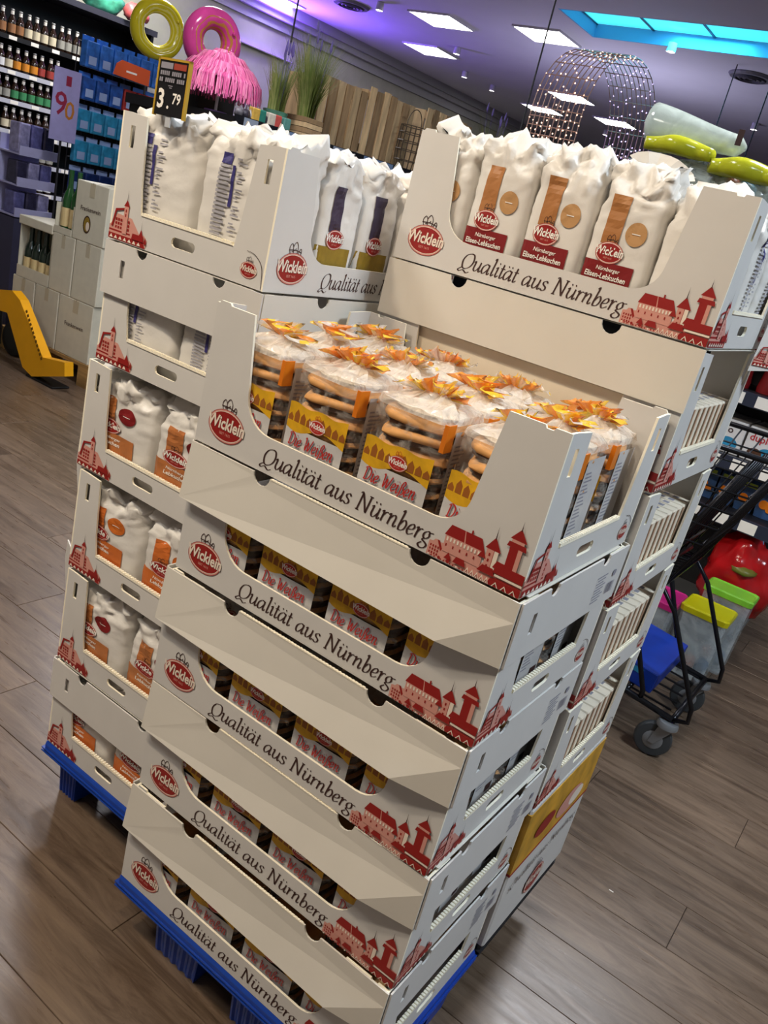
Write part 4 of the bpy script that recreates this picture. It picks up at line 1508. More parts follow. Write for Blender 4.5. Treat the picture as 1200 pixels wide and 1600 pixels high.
# violet poster with the number 90
pp = thing('poster_stand', 'pale violet poster stand with red and orange number 90', 'poster', (gx + .08, 2.68, 0))
MB().box((0, 0, 1.34), (.006, .2, 1.78)).build('poster', mat('violet_card', '9c97c8', .6, vary=.05), pp)
MB().tube([(-.01, .1, 0), (-.01, .1, 1.4)], .008, 8).build('pole', cord_m, pp)
MB().lathe([(.001, 0), (.1, 0), (.1, .012), (.001, .012)], c=(-.01, .1, 0), n=20).build('foot', cord_m, pp)
draw([(text2('9', .2, .015, 1.5, .01), 0), (text2('0', .16, .095, 1.48, .008), 1), (grid2(.09, 1.68, .13, 1.74, 1, 1), 0)], lambda u, v, l: (.0068 + l, u, v)).build('poster_print', [mat('poster_red', '8e2440', .5), mat('poster_orange', 'b8742c', .5), blues[1]], pp)
vd = thing('counter_display', 'violet cardboard display with two tiers beside the 90 poster', 'display', (gx - .2, 2.59, 0))
vio = mat('violet_board', 'a5a5cc', .5, vary=.05)
MB().box((-.12, 0, 0), (.12, .3, .78)).build('plinth', mat('violet_dark', '3b3a52', .6), vd)
MB().box((-.12, 0, .78), (-.11, .3, 1.3)).build('back_card', vio, vd)
for z in (.79, .99, 1.19):
    MB().box((-.11, 0, z), (.12, .3, z + .01)).build('tier', vio, vd)
    MB().box((.11, 0, z + .01), (.12, .3, z + .06)).build('lip', vio, vd)
for zi, z in enumerate((.801, 1.001, 1.201)):
    for i in range(3):
        tag(MB().bbox((-.06, 0, 0), (.06, .08, .15 if zi < 2 else .19), .008).build('violet_pack', mat('violet_pack%d' % ((i + zi) % 3), ['5a5a8c', '34324a', '8c8ab0'][(i + zi) % 3], .3, vary=.4, scale=25), None, (gx - .18, 2.605 + i * .093, z)),
            '%s small pack from the rack on the %s tier of the violet display' % (['third', 'second', 'first'][i], ['lower', 'middle', 'upper'][zi]), 'pack', 'packs on the violet display')

# ------------------------------------------------------------------ wine cartons on a wooden pallet, and a pallet truck
woodp = mat('pallet_wood', 'a8844f', .7, vary=.25, scale=6, stretch=(1, 8, 8), objvary=.15)
wp = thing('wooden_pallet', 'worn wooden pallet under the white wine cartons', 'pallet', (-4.2, 2.31, 0))
for i in range(3):
    MB().box((0, .0 + i * .12, .122), (.94, .1 + i * .12, .144)).build('deck_board', woodp, wp)
for i in range(3):
    MB().box((.0 + i * .42, 0, .1), (.1 + i * .42, .34, .121)).build('cross_board', woodp, wp)
    MB().box((.0 + i * .42, 0, 0), (.1 + i * .42, .34, .018)).build('bottom_board', woodp, wp)
    for j in range(2):
        MB().box((.0 + i * .42, .0 + j * .22, .0185), (.1 + i * .42, .12 + j * .22, .0995)).build('block', woodp, wp)
cart_m = mat('wine_carton_white', 'cfcbb8', .6, vary=.04, objvary=.03)


def carton(x0, x1, z0, z1, label, words=None, oval=False, d=.26):
    t = thing('wine_carton', label, 'carton', (x0, 2.315, z0), 0, 'white wine cartons')
    w, h = x1 - x0, z1 - z0
    MB().bbox((0, 0, 0), (w, d, h), .004).build('carton_body', cart_m, t)
    MB().box((w * .5 - .001, -.001, h - .01), (w * .5 + .001, d * .9, h + .0008)).build('flap_gap', ink, t)
    MB().box((w * .42, -.0008, h - .08), (w * .58, .001, h - .002)).build('tape', mat('carton_tape', 'bdb49b', .35), t)
    if words:
        it = [(text2(words, .036, w / 2, h * .52, .012, 0, 'CENTER'), 0)]
        if oval:
            it += [(oval2(w / 2 - .02, h * .3, .035, .05), 0), (oval2(w / 2 - .02, h * .3, .028, .042), 1), (oval2(w / 2 - .012, h * .27, .016, .026), 2)]
        draw(it, lambda u, v, l: (u, -.0012 - l, v)).build('carton_print', [ink, gold, cream], t)


zb = .1455
carton(-4.11, -3.875, zb, .5, 'plain white wine carton behind the yellow pallet truck, lowest row')
carton(-3.865, -3.625, zb, .5, 'plain white wine carton between its neighbours in the lowest row')
carton(-3.615, -3.285, zb, .5, 'white wine carton with black lettering on the wooden pallet, lowest row', 'Frankenwein')
carton(-3.74, -3.525, .502, .845, 'plain white wine carton in the middle row beside the dark bottles')
carton(-3.515, -3.275, .502, .845, 'plain white wine carton in the middle row below the oval picture')
carton(-3.56, -3.268, .847, 1.182, 'white wine carton with black lettering and an oval picture, top of pile', 'Frankenwein', True)


def open_carton(x0, x1, z0, z1, label):
    t = thing('open_carton', label, 'carton', (x0, 2.315, z0), 0, 'opened wine cartons')
    w, h = x1 - x0, z1 - z0
    MB().box((0, 0, 0), (w, .26, .006)).build('carton_floor', cart_m, t)
    MB().box((0, 0, .006), (w, .005, h * .22)).build('front_strip', cart_m, t)
    MB().box((0, .255, .006), (w, .26, h)).build('back_panel', cart_m, t)
    for x in (0, w - .005):
        MB().box((x, .005, .006), (x + .005, .255, h)).build('side_panel', cart_m, t)
    return t


open_carton(-4.08, -3.748, .502, .82, 'opened white carton of dark wine bottles with pale labels')
MB_ = MB()
tag(MB().bbox((-4.09, 2.31, .822), (-3.745, 2.575, .875), .004).build('carton_lid', cart_m), 'flat white carton lid lying over the dark wine bottles', 'carton lid')
open_carton(-3.742, -3.572, .847, 1.02, 'opened white carton of green wine bottles standing on the pile')
wine = MB().lathe([(.001, 0), (.034, 0), (.037, .006), (.037, .15), (.033, .18), (.018, .21), (.0145, .23), (.0145, .3), (.001, .3)], n=14)
wine_g = wine.mesh('glass', [glassg], smooth=40)
wine_d = wine.mesh('glass', [mat('dark_green_glass', '14241a', .12, spec=.8)], smooth=40)
wlab = MB().rings([[(.0378 * math.cos(R(a)), .0378 * math.sin(R(a)), z) for a in range(-180, 1, 20)] for z in (.03, .12)], 0, False, False)
wl1 = wlab.mesh('label', [mat('wine_label', 'd3bd8a', .5)], fixn=False)
for i in range(4):
    t = thing('wine_bottle', '%s dark wine bottle from the plain middle carton in the opened carton' % NTH[3 - i], 'bottle', (-4.03 + i * .077, 2.37, .509), 0, 'dark wine bottles')
    put('glass', wine_d, t)
    put('label', wl1, t)
for i in range(2):
    t = thing('wine_bottle', ['tall green wine bottle in the opened carton above the dark bottles', 'tall green wine bottle right beside the carton with the oval picture'][i], 'bottle', (-3.697 + i * .08, 2.37, .854), 0, 'green wine bottles')
    t.scale = (1, 1, 1.2)
    put('glass', wine_g, t)
    put('label', wl1, t)

yel = mat('truck_yellow', 'e8a413', .4, vary=.06, scale=6)
pt = thing('pallet_truck', 'yellow pallet truck parked in front of the wine cartons', 'pallet truck', (0, 0, 0))
pl = []
for px, py in ((-25, 452), (22, 455), (34, 470), (70, 560), (104, 568), (104, 590), (52, 592), (38, 575), (14, 490), (-25, 478)):
    p = at(px, py, 'y', 2.1)
    pl.append((p.x, max(.012, p.z)))
sm = MB()
sm.prism([pl], lambda u, v, w: (u - .02, 2.1 + w, v), .06)
sm.build('frame', yel, pt)
a0, a1 = at(35, 500, 'y', 2.098), at(52, 555, 'y', 2.098)
ang = math.atan2(a1.z - a0.z, a1.x - a0.x)
tv = ([(k_ * .027 + a_, b_) for k_ in range(12) for a_, b_ in ((0, 0), (.016, 0), (.016, .02), (0, .02))], [(4 * k_, 4 * k_ + 1, 4 * k_ + 2, 4 * k_ + 3) for k_ in range(12)])
draw([(([(a0.x + .02 + u * math.cos(ang) - v * math.sin(ang), a0.z + .06 + u * math.sin(ang) + v * math.cos(ang)) for u, v in tv[0]], tv[1]), 0)], lambda u, v, l: (u, 2.0985 - l, v)).build('frame_lettering', [mat('truck_lettering', '7a5210', .5)], pt)
tip = MB().bbox((-3.56, 2.095, .0), (-3.29, 2.215, .012), .003)
tip.build('skid', blackhole, pt)
wx = at(0, 555, 'y', 2.16).x
wh = MB()
wh.lathe([(.001, -.03), (.06, -.03), (.1, -.028), (.11, -.015), (.11, .015), (.1, .028), (.06, .03), (.001, .03)], n=24)
wo = wh.build('wheel', mat('wheel_rubber', '22221f', .6), pt, (wx - .04, 2.28, .11), True, (R(90), 0, 0))
MB().box((wx - .5, 2.12, .3), (wx - .05, 2.2, .36)).build('cross_beam', yel, pt)
MB().bbox((wx - .55, 2.0, .012), (wx - .2, 2.3, .3), .02).build('pump_block', blackhole, pt)

# ------------------------------------------------------------------ gondola with garden goods behind the bag stack
GZ = 1.715
gd = thing('gondola_shelf', 'long dark shelf unit with grey price tag rail behind the bag stack', 'shelf', (-3.65, 2.68, 0))
MB().box((0, 0, 0), (.9, 3.25, .16)).build('plinth', dark, gd)
MB().box((.43, 0, .16), (.47, 3.25, 1.66)).build('back_panel', dark, gd)
for y in (0, 3.22):
    MB().box((0, y, .16), (.9, y + .03, 1.66)).build('end_panel', dark, gd)
for z in (.5, .85, 1.2):
    MB().box((.02, .03, z), (.43, 3.22, z + .02)).build('shelf_board', dark, gd)
    MB().box((.47, .03, z), (.88, 3.22, z + .02)).build('shelf_board', dark, gd)
MB().box((-.02, -.02, 1.66), (.9, 3.27, GZ)).build('top_board', dark, gd)
MB().box((.901, -.02, 1.655), (.915, 3.27, GZ + .012)).build('top_rail', mat('rail_black', '16171c', .35), gd)
tagm = [mat('tag_grey', '8b96a6', .4), mat('tag_blue', '6f86a8', .4)]
for i, (px, w) in enumerate(((392, .11), (463, .12), (530, .12), (592, .34))):
    p = at(px, 190 + (px - 390) * .3, 'x', -2.735)
    MB().box((.9155, p.y - 2.68 - w / 2, 1.665), (.919, p.y - 2.68 + w / 2, GZ + .008)).build('tag_holder', tagm[i % 2], gd)
slatm = [mat('crate_wood_a', 'bda27a', .75, vary=.25, scale=5, stretch=(6, 6, 1), objvary=.25), mat('crate_wood_b', '957a58', .75, vary=.25, scale=5, stretch=(6, 6, 1), objvary=.25)]
random.seed(11)


def crate(label, y0, y1, zt, nslat, x0=-2.97, dep=.3):
    t = thing('wooden_crate', label, 'crate', (x0, y0, GZ), 0, 'wooden crates on the shelf top')
    w = y1 - y0
    h = zt - GZ
    for i in range(nslat):
        a = w * i / nslat
        b = w * (i + 1) / nslat - .012
        MB().box((-.012, a + .004, .002), (random.uniform(-.003, .003), b, h + random.uniform(-.012, .006))).build('slat', slatm[i % 2], t)
    for z in (.04, h - .08):
        MB().box((-.03, .005, z), (-.0125, w - .01, z + .05)).build('batten', slatm[1], t)
    for y in (.005, w - .025):
        MB().box((-dep, y, .002), (-.031, y + .015, h - .02)).build('end_board', slatm[0], t)
    MB().box((-dep, .022, .002), (-.031, w - .027, .014)).build('floor_board', slatm[1], t)


crate('wooden slat crate standing next to the grass in pots', 3.58, 4.08, 2.13, 6)
crate('wooden slat crate standing behind the wire basket', 4.09, 4.66, 2.17, 7)
crate('wooden slat crate farthest along the shelf top', 4.82, 5.5, 2.2, 8)
# grass pots
gm = [mat('grass_a', '6f7f3c', .6, objvary=.1, vary=.2), mat('grass_b', '8b8f52', .6, vary=.2), mat('lavender', '5b4f8c', .6)]


def grass(label, x, y, h, spread, n, pot, seed):
    random.seed(seed)
    t = thing('potted_grass', label, 'potted plant', (x, y, GZ + .002), 0, 'grass pots on the shelf top')
    if pot == 'box':
        for i in range(4):
            q = MB()
            q.box((-.08, -.08, .001 + i * .03), (.08, .08, .028 + i * .03))
            q.build('pot_board', slatm[i % 2], t)
    else:
        MB().lathe([(.001, 0), (.055, 0), (.075, .1), (.07, .1), (.055, .02)], n=16).build('pot', mat('paint_pot', '4f7f6a', .5, vary=.4, scale=14), t, smooth=40)
    b = MB()
    for i in range(n):
        a = random.uniform(0, 2 * math.pi)
        r0 = random.uniform(0, .05)
        lean = random.uniform(.02, spread)
        hh = h * random.uniform(.6, 1)
        pts = [(r0 * math.cos(a) + lean * (k / 4) ** 1.8 * math.cos(a), r0 * math.sin(a) + lean * (k / 4) ** 1.8 * math.sin(a), .1 + (hh - .1) * k / 4) for k in range(5)]
        w = .003
        vs = []
        for k, p in enumerate(pts):
            ww = w * (1 - k / 4.3)
            vs += [(p[0] - ww * math.sin(a + .7), p[1] + ww * math.cos(a + .7), p[2]), (p[0] + ww * math.sin(a + .7), p[1] - ww * math.cos(a + .7), p[2])]
        b.add(vs, [(2 * k, 2 * k + 1, 2 * k + 3, 2 * k + 2) for k in range(4)], 0 if random.random() < .6 else 1)
    bo = b.build('grass_blades', gm[:2], t)
    bo['kind'] = 'stuff'
    for i in range(6):
        a = random.uniform(0, 6.28)
        rr = random.uniform(.02, spread * .8)
        z0 = h * random.uniform(.82, 1.0)
        q = MB()
        q.lathe([(.001, 0), (.007, .012), (.008, .03), (.005, .055), (.001, .07)], n=7)
        q.tube([(-rr * .6 * math.cos(a), -rr * .6 * math.sin(a), .1 - z0), (0, 0, .01)], .0015, 4)
        q.build('lavender_spike', gm[2], t, (rr * math.cos(a), rr * math.sin(a), z0))
    return t


grass('lower clump of green grass in a painted pot by the pink parasol', -2.87, 3.1, .42, .08, 300, 'pot', 1)
grass('tall clump of grass with lavender in a wooden box pot', -2.86, 3.36, .6, .19, 560, 'box', 2)
grass('short grass clump in a pot beyond the farthest crate', -2.86, 5.7, .62, .2, 160, 'pot', 3)
random.seed(9)
for i, (px, c) in enumerate(((398, 'c9a24a'), (408, '2f7a6a'), (424, 'c9c0b0'), (434, 'c0524a'), (449, '5a8f86'))):
    p = at(px, 180, 'x', -2.77)
    tag(MB().bbox((-.02, -.03, 0), (.02, .03, .075), .006).build('small_pot', mat('pot_%d' % i, c, .4, vary=.2, scale=30), None, (-2.775, p.y, GZ)), 'small %s painted tin on the shelf edge by the grass' % ['ochre', 'green', 'cream', 'red', 'teal'][i], 'tin', 'painted tins on the shelf edge')
# wire basket
bk = thing('wire_basket', 'round wire basket standing in front of the slat crates', 'basket', (-2.845, 4.5, GZ), 0)
bk.scale = (1.15, 1.15, 1.15)
for i in range(16):
    a = 2 * math.pi * i / 16
    MB().tube([(.07 * math.cos(a), .07 * math.sin(a), .004), (.085 * math.cos(a), .085 * math.sin(a), .12), (.08 * math.cos(a), .08 * math.sin(a), .26)], .0028, 5).build('upright_wire', mat('rusty_wire', '4f4234', .5), bk)
for z, r in ((.004, .07), (.06, .078), (.12, .085), (.17, .085), (.22, .083), (.26, .08)):
    MB().tube([(r * math.cos(2 * math.pi * i / 20), r * math.sin(2 * math.pi * i / 20), z) for i in range(20)], .003, 5, closed=True).build('hoop', MATS['rusty_wire'], bk)
MB().tube([(0, .08 * math.cos(R(a)), .26 + .1 * math.sin(R(a))) for a in range(0, 181, 15)], .003, 5).build('handle', MATS['rusty_wire'], bk)
# pink fringed parasol
par = thing('fringed_parasol', 'pink raffia fringed parasol standing on the shelf top', 'parasol', (-3.08, 2.83, GZ + .001))
par.scale = (.74, .74, .95)
MB().tube([(0, 0, .0), (0, 0, .33)], .012, 8).build('pole', mat('pole_white', 'd8d0d0', .4), par)
MB().lathe([(.001, .0), (.09, 0), (.09, .015), (.001, .015)], n=20).build('foot', mat('foot_violet', '6a4a88', .5), par)
dome = [(.001, .345), (.08, .338), (.16, .31), (.23, .265), (.28, .21)]
MB().lathe(dome, n=28, cap=False).build('canopy', mat('pink_cloth', 'd65a94', .6, vary=.1), par, smooth=True)
pinks = [mat('raffia_a', 'f07ab0', .6), mat('raffia_b', 'd84f92', .6), mat('raffia_c', 'ff9cc4', .6)]
random.seed(21)
for tier, (r, z, ln) in enumerate(((.07, .345, .13), (.16, .318, .13), (.235, .27, .13), (.29, .215, .13))):
    b = MB()
    for i in range(int(160 + 180 * tier)):
        a = random.uniform(0, 2 * math.pi)
        l = ln * random.uniform(.7, 1.1)
        ro = r + .02
        r1 = r + .045 + random.uniform(-.01, .012)
        w = .003
        a2 = a + random.uniform(-.05, .05) / max(.3, r * 4)
        sl_ = .55 if tier < 3 else .95
        p0, p1, p2 = (r * math.cos(a), r * math.sin(a), z + .006), ((r + .035) * math.cos(a), (r + .035) * math.sin(a), z - l * .2), ((r1 + .03 * (3 - tier) * .6) * math.cos(a2), (r1 + .03 * (3 - tier) * .6) * math.sin(a2), z - l * sl_)
        vs = []
        for p in (p0, p1, p2):
            vs += [(p[0] - w * math.sin(a), p[1] + w * math.cos(a), p[2]), (p[0] + w * math.sin(a), p[1] - w * math.cos(a), p[2])]
        b.add(vs, [(0, 1, 3, 2), (2, 3, 5, 4)], random.choice((0, 0, 1, 2)))
    bo = b.build('raffia_fringe', pinks, par)
    bo['kind'] = 'stuff'
# swim rings
def torus(name, R0, r0, m, parent=None, n=40, k=16):
    rs = []
    for i in range(n):
        a = 2 * math.pi * i / n
        rs.append([((R0 + r0 * math.cos(2 * math.pi * j / k)) * math.cos(a), r0 * math.sin(2 * math.pi * j / k), (R0 + r0 * math.cos(2 * math.pi * j / k)) * math.sin(a)) for j in range(k)])
    rs.append(rs[0])
    return MB().rings(rs, 0, False).build(name, m, parent, smooth=True)


def swim(name, label, loc, R0, r0, m, m2, rz):
    t = thing(name, label, 'swim ring', loc, rz, 'swim rings')
    torus('inflated_tube', R0, r0, m, t)
    rs = []
    for i in range(41):
        a = 2 * math.pi * i / 40
        rr = r0 * 1.015
        wob = .25 * math.sin(a * 7)
        rs.append([((R0 + rr * math.cos(q)) * math.cos(a), rr * math.sin(q), (R0 + rr * math.cos(q)) * math.sin(a)) for q in [R(180 + (100 + 16 * wob) * s) for s in (-1, -.66, -.33, 0, .33, .66, 1)]])
    MB().rings(rs, 0, False, False).build('inner_panel', m2, t, smooth=True)
    MB().lathe([(.001, 0), (.012, 0), (.008, .015), (.001, .018)], n=8).build('valve', m, t, (R0 * .8, -r0 * 1.05, R0 * .55), rot=(R(90), 0, 0))
    return t


dn = at(332, 62, 'x', -3.45)
swim('swim_ring', 'pink doughnut swim ring standing behind the pink parasol', (-3.45, dn.y, dn.z - .01), .125, .062, mat('pink_vinyl', 'c9438c', .15, vary=.15, scale=8), mat('dough_vinyl', 'b8783c', .2), R(72))
yl_ = at(247, 62, 'x', gx)
swim('swim_ring', 'yellow swim ring standing on the blue wire rack', (gx - .02, yl_.y, 2.01 + .205), .15, .05, mat('yellow_vinyl', 'c9bb22', .12), mat('pale_yellow_vinyl', 'd8d070', .15), R(72))
tag(MB().bbox((-3.6, dn.y - .16, GZ + .001), (-3.33, dn.y + .16, dn.z - .01 - .19), .01).build('storage_box', dark), 'dark storage box under the pink doughnut swim ring', 'box')
# small goods between the parasol and the rail
random.seed(31)
for i in range(5):
    tag(lump('garden_trinket', (-2.78, 2.72 + i * .05, GZ + .028), (.02, .03, .03), mat('trinket_%d' % (i % 3), ['6d6a70', '3b3842', '9a9aa2'][i % 3], .3, vary=.4, scale=60), i, 2, .4), 'small grey or black trinket along the shelf rail by the parasol', 'trinket', 'trinkets along the shelf rail')

# ------------------------------------------------------------------ lit wire arch and dark red boxes
ar = thing('light_arch', 'tall wire mesh arch wound with tiny warm fairy lights', 'light arch', (0, 0, 0))
wirem = mat('copper_wire', 'c4a294', .4, metal=.2)
bulbm = mat('fairy_light', (1, .6, .4), .4, emit=4)
bulbv = mat('fairy_light_violet', (.65, .5, 1), .4, emit=3)
ay = 6.85
cxm = -2.53
hw = .85
zt_ = 3.12
zbot = 2.02
sh_ = .62
prof = []
for i in range(7):
    prof.append((-hw, zbot + (zt_ - sh_ - zbot) * i / 7))
for i in range(0, 15):
    a = math.pi - math.pi * i / 14
    prof.append((hw * math.cos(a), zt_ - sh_ + sh_ * math.sin(a)))
for i in range(1, 8):
    prof.append((hw, zt_ - sh_ - (zt_ - sh_ - zbot) * i / 7))
for x in [-.23 + .46 * k / 10 for k in range(11)]:
    MB().tube([(cxm + x, ay + a, z) for a, z in prof], .0045, 5).build('arch_wire', wirem, ar)
for a, z in prof:
    MB().tube([(cxm - .23, ay + a, z), (cxm + .23, ay + a, z)], .004, 4).build('cross_wire', wirem, ar)
random.seed(2)
for side in (0, 1):
    q = MB()
    for i in range(len(prof) - 1):
        a, z = prof[i]
        b, z2 = prof[i + 1]
        for y in [-.23 + k * .0418 for k in range(12)]:
            if (a > .1) != bool(side):
                continue
            t_ = random.random()
            c = Vector((cxm + y, ay + a + (b - a) * t_, z + (z2 - z) * t_))
            r = .0075
            q.add([c + Vector(d) * r for d in ((1, 0, 0), (-1, 0, 0), (0, 1, 0), (0, -1, 0), (0, 0, 1), (0, 0, -1))],
                  [(0, 2, 4), (2, 1, 4), (1, 3, 4), (3, 0, 4), (2, 0, 5), (1, 2, 5), (3, 1, 5), (0, 3, 5)])
    bo = q.build('fairy_lights', bulbv if side else bulbm, ar)
    bo['kind'] = 'stuff'
g2 = thing('promotion_shelf', 'dark shelf unit carrying the lit wire arch and dark red boxes', 'shelf', (-2.72, 5.97, 0))
MB().box((0, 0, 0), (1.1, 1.8, .15)).build('plinth', dark, g2)
MB().box((.53, 0, .15), (.57, 1.8, 1.98)).build('back_panel', dark, g2)
for z in (.6, 1.1, 1.55):
    MB().box((.57, .02, z), (1.1, 1.78, z + .02)).build('shelf_board', dark, g2)
MB().box((0, 0, 1.98), (1.1, 1.8, 2.015)).build('top_board', dark, g2)
for i in range(4):
    tag(MB().bbox((0, 0, 0), (.13, .18, .085), .005).build('red_box', mat('maroon_box', '4a1420', .5, vary=.2, objvary=.2), None, (-2.24 + i * .14, 6.1, 2.016)), 'dark red box lying beside the lit wire arch', 'box', 'dark red boxes by the arch')

# ------------------------------------------------------------------ sweets shelf behind the cart, inflatables on top
sx0, sx1, sy = -1.0, .57, 2.72
ss = thing('sweets_shelf', 'dark shelf unit with sweets and price rails behind the shopping cart', 'shelf', (sx0, sy, 0))
SW = sx1 - sx0
MB().box((0, .0, 0), (SW, .9, .15)).build('plinth', mat('plinth_steel', '8f949a', .35, metal=.5), ss)
MB().box((0, .42, .15), (SW, .46, 1.72)).build('back_panel', dark, ss)
for x in (0, SW - .025):
    MB().box((x, .0, .15), (x + .025, .9, .17)).build('end_plate', MATS['plinth_steel'], ss)
sz = [.62, .85, 1.12, 1.42]
for z in sz:
    b_ = MB().box((.0, .05, z - .02), (SW, .42, z)).build('shelf_board', dark, ss)
    MB().box((0, .035, z - .055), (SW, .049, z + .002)).build('price_rail', mat('rail_dark_blue', '2b3040', .35), b_)
    for i in range(7):
        MB().box((.72 + i * .12, .032, z - .05), (.79 + i * .12, .0349, z - .004)).build('price_tag', white, b_)
MB().box((0, 0, 1.72), (SW, .9, 1.76)).build('top_board', dark, ss)
random.seed(12)
whb = mat('white_sweet_box', 'd9d7d6', .4)
for i in range(5):
    t = thing('sweet_box', '%s white sweets box from the bright blue packets behind the cart' % NTH[4 - i], 'sweets box', (sx1 - .9 + i * .165, sy + .08, .8515), 0, 'white sweets boxes')
    MB().bbox((0, 0, 0), (.155, .26, .14), .003).build('box_body', whb, t)
    draw([(text2('duplo', .042, .012, .085, .015), i % 2), (oval2(.1, .04, .04, .028), 2), (oval2(.05, .035, .03, .022), 3)], lambda u, v, l: (u, -.001 - l, v)).build('box_print', [mat('duplo_red', 'b3202a', .4), ink, blues[2], choc], t)
for i in range(7):
    t = thing('sauce_bottle', '%s dark red bottle from the shelf end above the white sweets boxes' % NTH[6 - i], 'bottle', (sx1 - .8 + i * .11, sy + .16, 1.1215), 0, 'dark red bottles')
    MB().lathe([(.001, 0), (.04, 0), (.042, .02), (.03, .12), (.018, .16), (.016, .2), (.001, .2)], n=14).build('bottle_body', mat('dark_red_plastic', '7a1a1c', .25), t, smooth=40)
    MB().lathe([(.001, .2), (.018, .2), (.018, .225), (.001, .225)], n=12).build('cap', mat('dark_cap', '2a1012', .4), t)
for i in range(9):
    t = thing('sweet_pouch', '%s blue pouch with orange fruit print from the shelf end behind the cart' % NTH[8 - i], 'pouch', (sx1 - .78 + i * .088, sy + .2, .6215), 0, 'blue fruit pouches')
    q = MB().rings([[(a * w, b * d, z) for a, b in ((-1, -1), (0, -1.25), (1, -1), (1, 1), (0, 1.25), (-1, 1))] for z, w, d in ((0, .036, .03), (.03, .04, .03), (.12, .04, .022), (.18, .04, .004))])
    q.build('pouch_body', mat('pouch_blue', '33507c', .3, vary=.3, scale=30), t)
    draw([(oval2(-.01, .06, .02, .02, 14, 1), 0), (oval2(.016, .045, .014, .014, 14, 1), 0)], lambda u, v, l: (u, -.04 - l, v)).build('fruit_print', [orangep], t)
    draw([(grid2(-.03, .11, .03, .13, 1, 1), 0)], lambda u, v, l: (u, -.04 - l, v)).build('name_band', [mat('lime_print', 'a6b83a', .4)], t)
for i in range(5):
    t = thing('blue_pack', '%s bright blue packet from the price rail beside the white sweets boxes' % NTH[i], 'packet', (sx1 - .05, sy + .06 + i * .06, .8515), 0, 'bright blue packets')
    MB().bbox((0, 0, 0), (.045, .05, .2), .005).build('packet_body', mat('bright_blue', '2b78b8', .3, vary=.2, scale=20), t)
    MB().box((.0455, .008, .06), (.0465, .042, .12)).build('packet_label', white, t)
# tubs with coloured lids on the plinth edge in front of the shelf
def tub(label, loc, w, d, h, col, rz=0):
    t = thing('storage_tub', label, 'plastic tub', loc, rz, 'clear tubs with coloured lids')
    MB().rings([[(x * w / 2 * k, y * d / 2 * k, z) for x, y in ((-1, -.85), (-.85, -1), (.85, -1), (1, -.85), (1, .85), (.85, 1), (-.85, 1), (-1, .85))] for z, k in ((0, .8), (.01, .84), (h - .03, .96))], 0, True).build('tub_body', film('tub_clear', 'c2ccd0', .55, .15, .1, 8), t)
    MB().rings([[(x * w / 2 * k, y * d / 2 * k, z) for x, y in ((-1, -.85), (-.85, -1), (.85, -1), (1, -.85), (1, .85), (.85, 1), (-.85, 1), (-1, .85))] for z, k in ((h - .032, 1.0), (h - .01, 1.02), (h - .004, .97), (h - .008, .9), (h - .0075, .5))], 0, True).build('tub_lid', mat('lid_' + col, col, .3), t)
    for i in range(3):
        lump('tub_content', (-.05 + i * .05, .01 * (i - 1), .05), (.028, .03, .04), mat('content_%d' % i, ['2c3a44', '8a4a30', '3a5a7a'][i], .5), i, 2, .3, t)


tub('clear tub with magenta lid standing behind the cart legs', (.315, 2.42, 0.001), .17, .2, .3, 'c02a78')
tub('clear tub with yellow lid standing behind the cart legs', (.5, 2.465, .001), .19, .17, .31, 'c8c014')
tub('clear tub with lime green lid standing beside the yellow one', (.53, 2.64, .001), .2, .13, .36, '7cc43a')
rb = thing('red_bag', 'large shiny red plastic bag lying in front of the sweets shelf', 'bag', (.5, 2.87, .35))
lump('bag_body', (0, -.0, 0), (.15, .13, .2), mat('red_plastic', 'a81418', .18, vary=.25, scale=12, bump=.3, bscale=14), 6, 4, .22, rb)
lump('bag_print', (.02, -.085, .06), (.06, .06, .02), mat('olive_print', '6a6a2a', .4), 2, 2, .3, rb)
MB().tube([(-.03, 0, .17), (-.02, 0, .23), (.03, 0, .23), (.04, 0, .17)], .008, 6).build('bag_tie', mat('tie_blue', '5a8ab0', .3), rb)
# inflatables in clear packaging on the shelf top
inf = thing('inflatable_pack', 'pale see-through inflatable bag with yellow rims on the shelf top', 'inflatable', (0, 0, 0))
yv = mat('yellow_rim', 'c2c42a', .2)
for i, (pa, pb, rad) in enumerate((((1008, 222), (1112, 244), .038), ((1108, 258), (1215, 282), .042), ((1050, 302), (1100, 312), .02))):
    a, b = at(*pa, 'y', 2.85), at(*pb, 'y', 2.85)
    MB().tube([a.lerp(b, k / 10) + Vector((0, .02 * math.sin(k), .012 * math.sin(k / 10 * math.pi))) for k in range(11)], [rad * (.6 + .4 * math.sin(math.pi * min(1, max(0, k / 10)) * .9 + .15)) for k in range(11)], 12).build('yellow_rim', yv, inf, smooth=True)
pal = film('pale_vinyl', 'cfdcd2', .25, .15, .25, 10)
a, b = at(1012, 190, 'y', 2.95), at(1165, 232, 'y', 2.95)
rs = []
for k in range(15):
    c = a.lerp(b, k / 14)
    r = .085 * (.75 + .25 * math.cos(k / 14 * math.pi)) * (1 if 0 < k < 14 else .3)
    rs.append([c + Vector((.15 * r * math.cos(q), .9 * r * math.cos(q), r * math.sin(q))) for q in [2 * math.pi * j / 14 for j in range(14)]])
MB().rings(rs).build('pillow', pal, inf, smooth=True)
a, b = at(1000, 268, 'y', 2.93), at(1210, 318, 'y', 2.93)
rs = []
for k in range(15):
    c = a.lerp(b, k / 14)
    r = .09 * (1 + .08 * math.sin(k * 1.3)) * (1 if 0 < k < 14 else .3)
    rs.append([c + Vector((.15 * r * math.cos(q), .8 * r * math.cos(q), max(1.762 - c.z, r * math.sin(q)))) for q in [2 * math.pi * j / 14 for j in range(14)]])
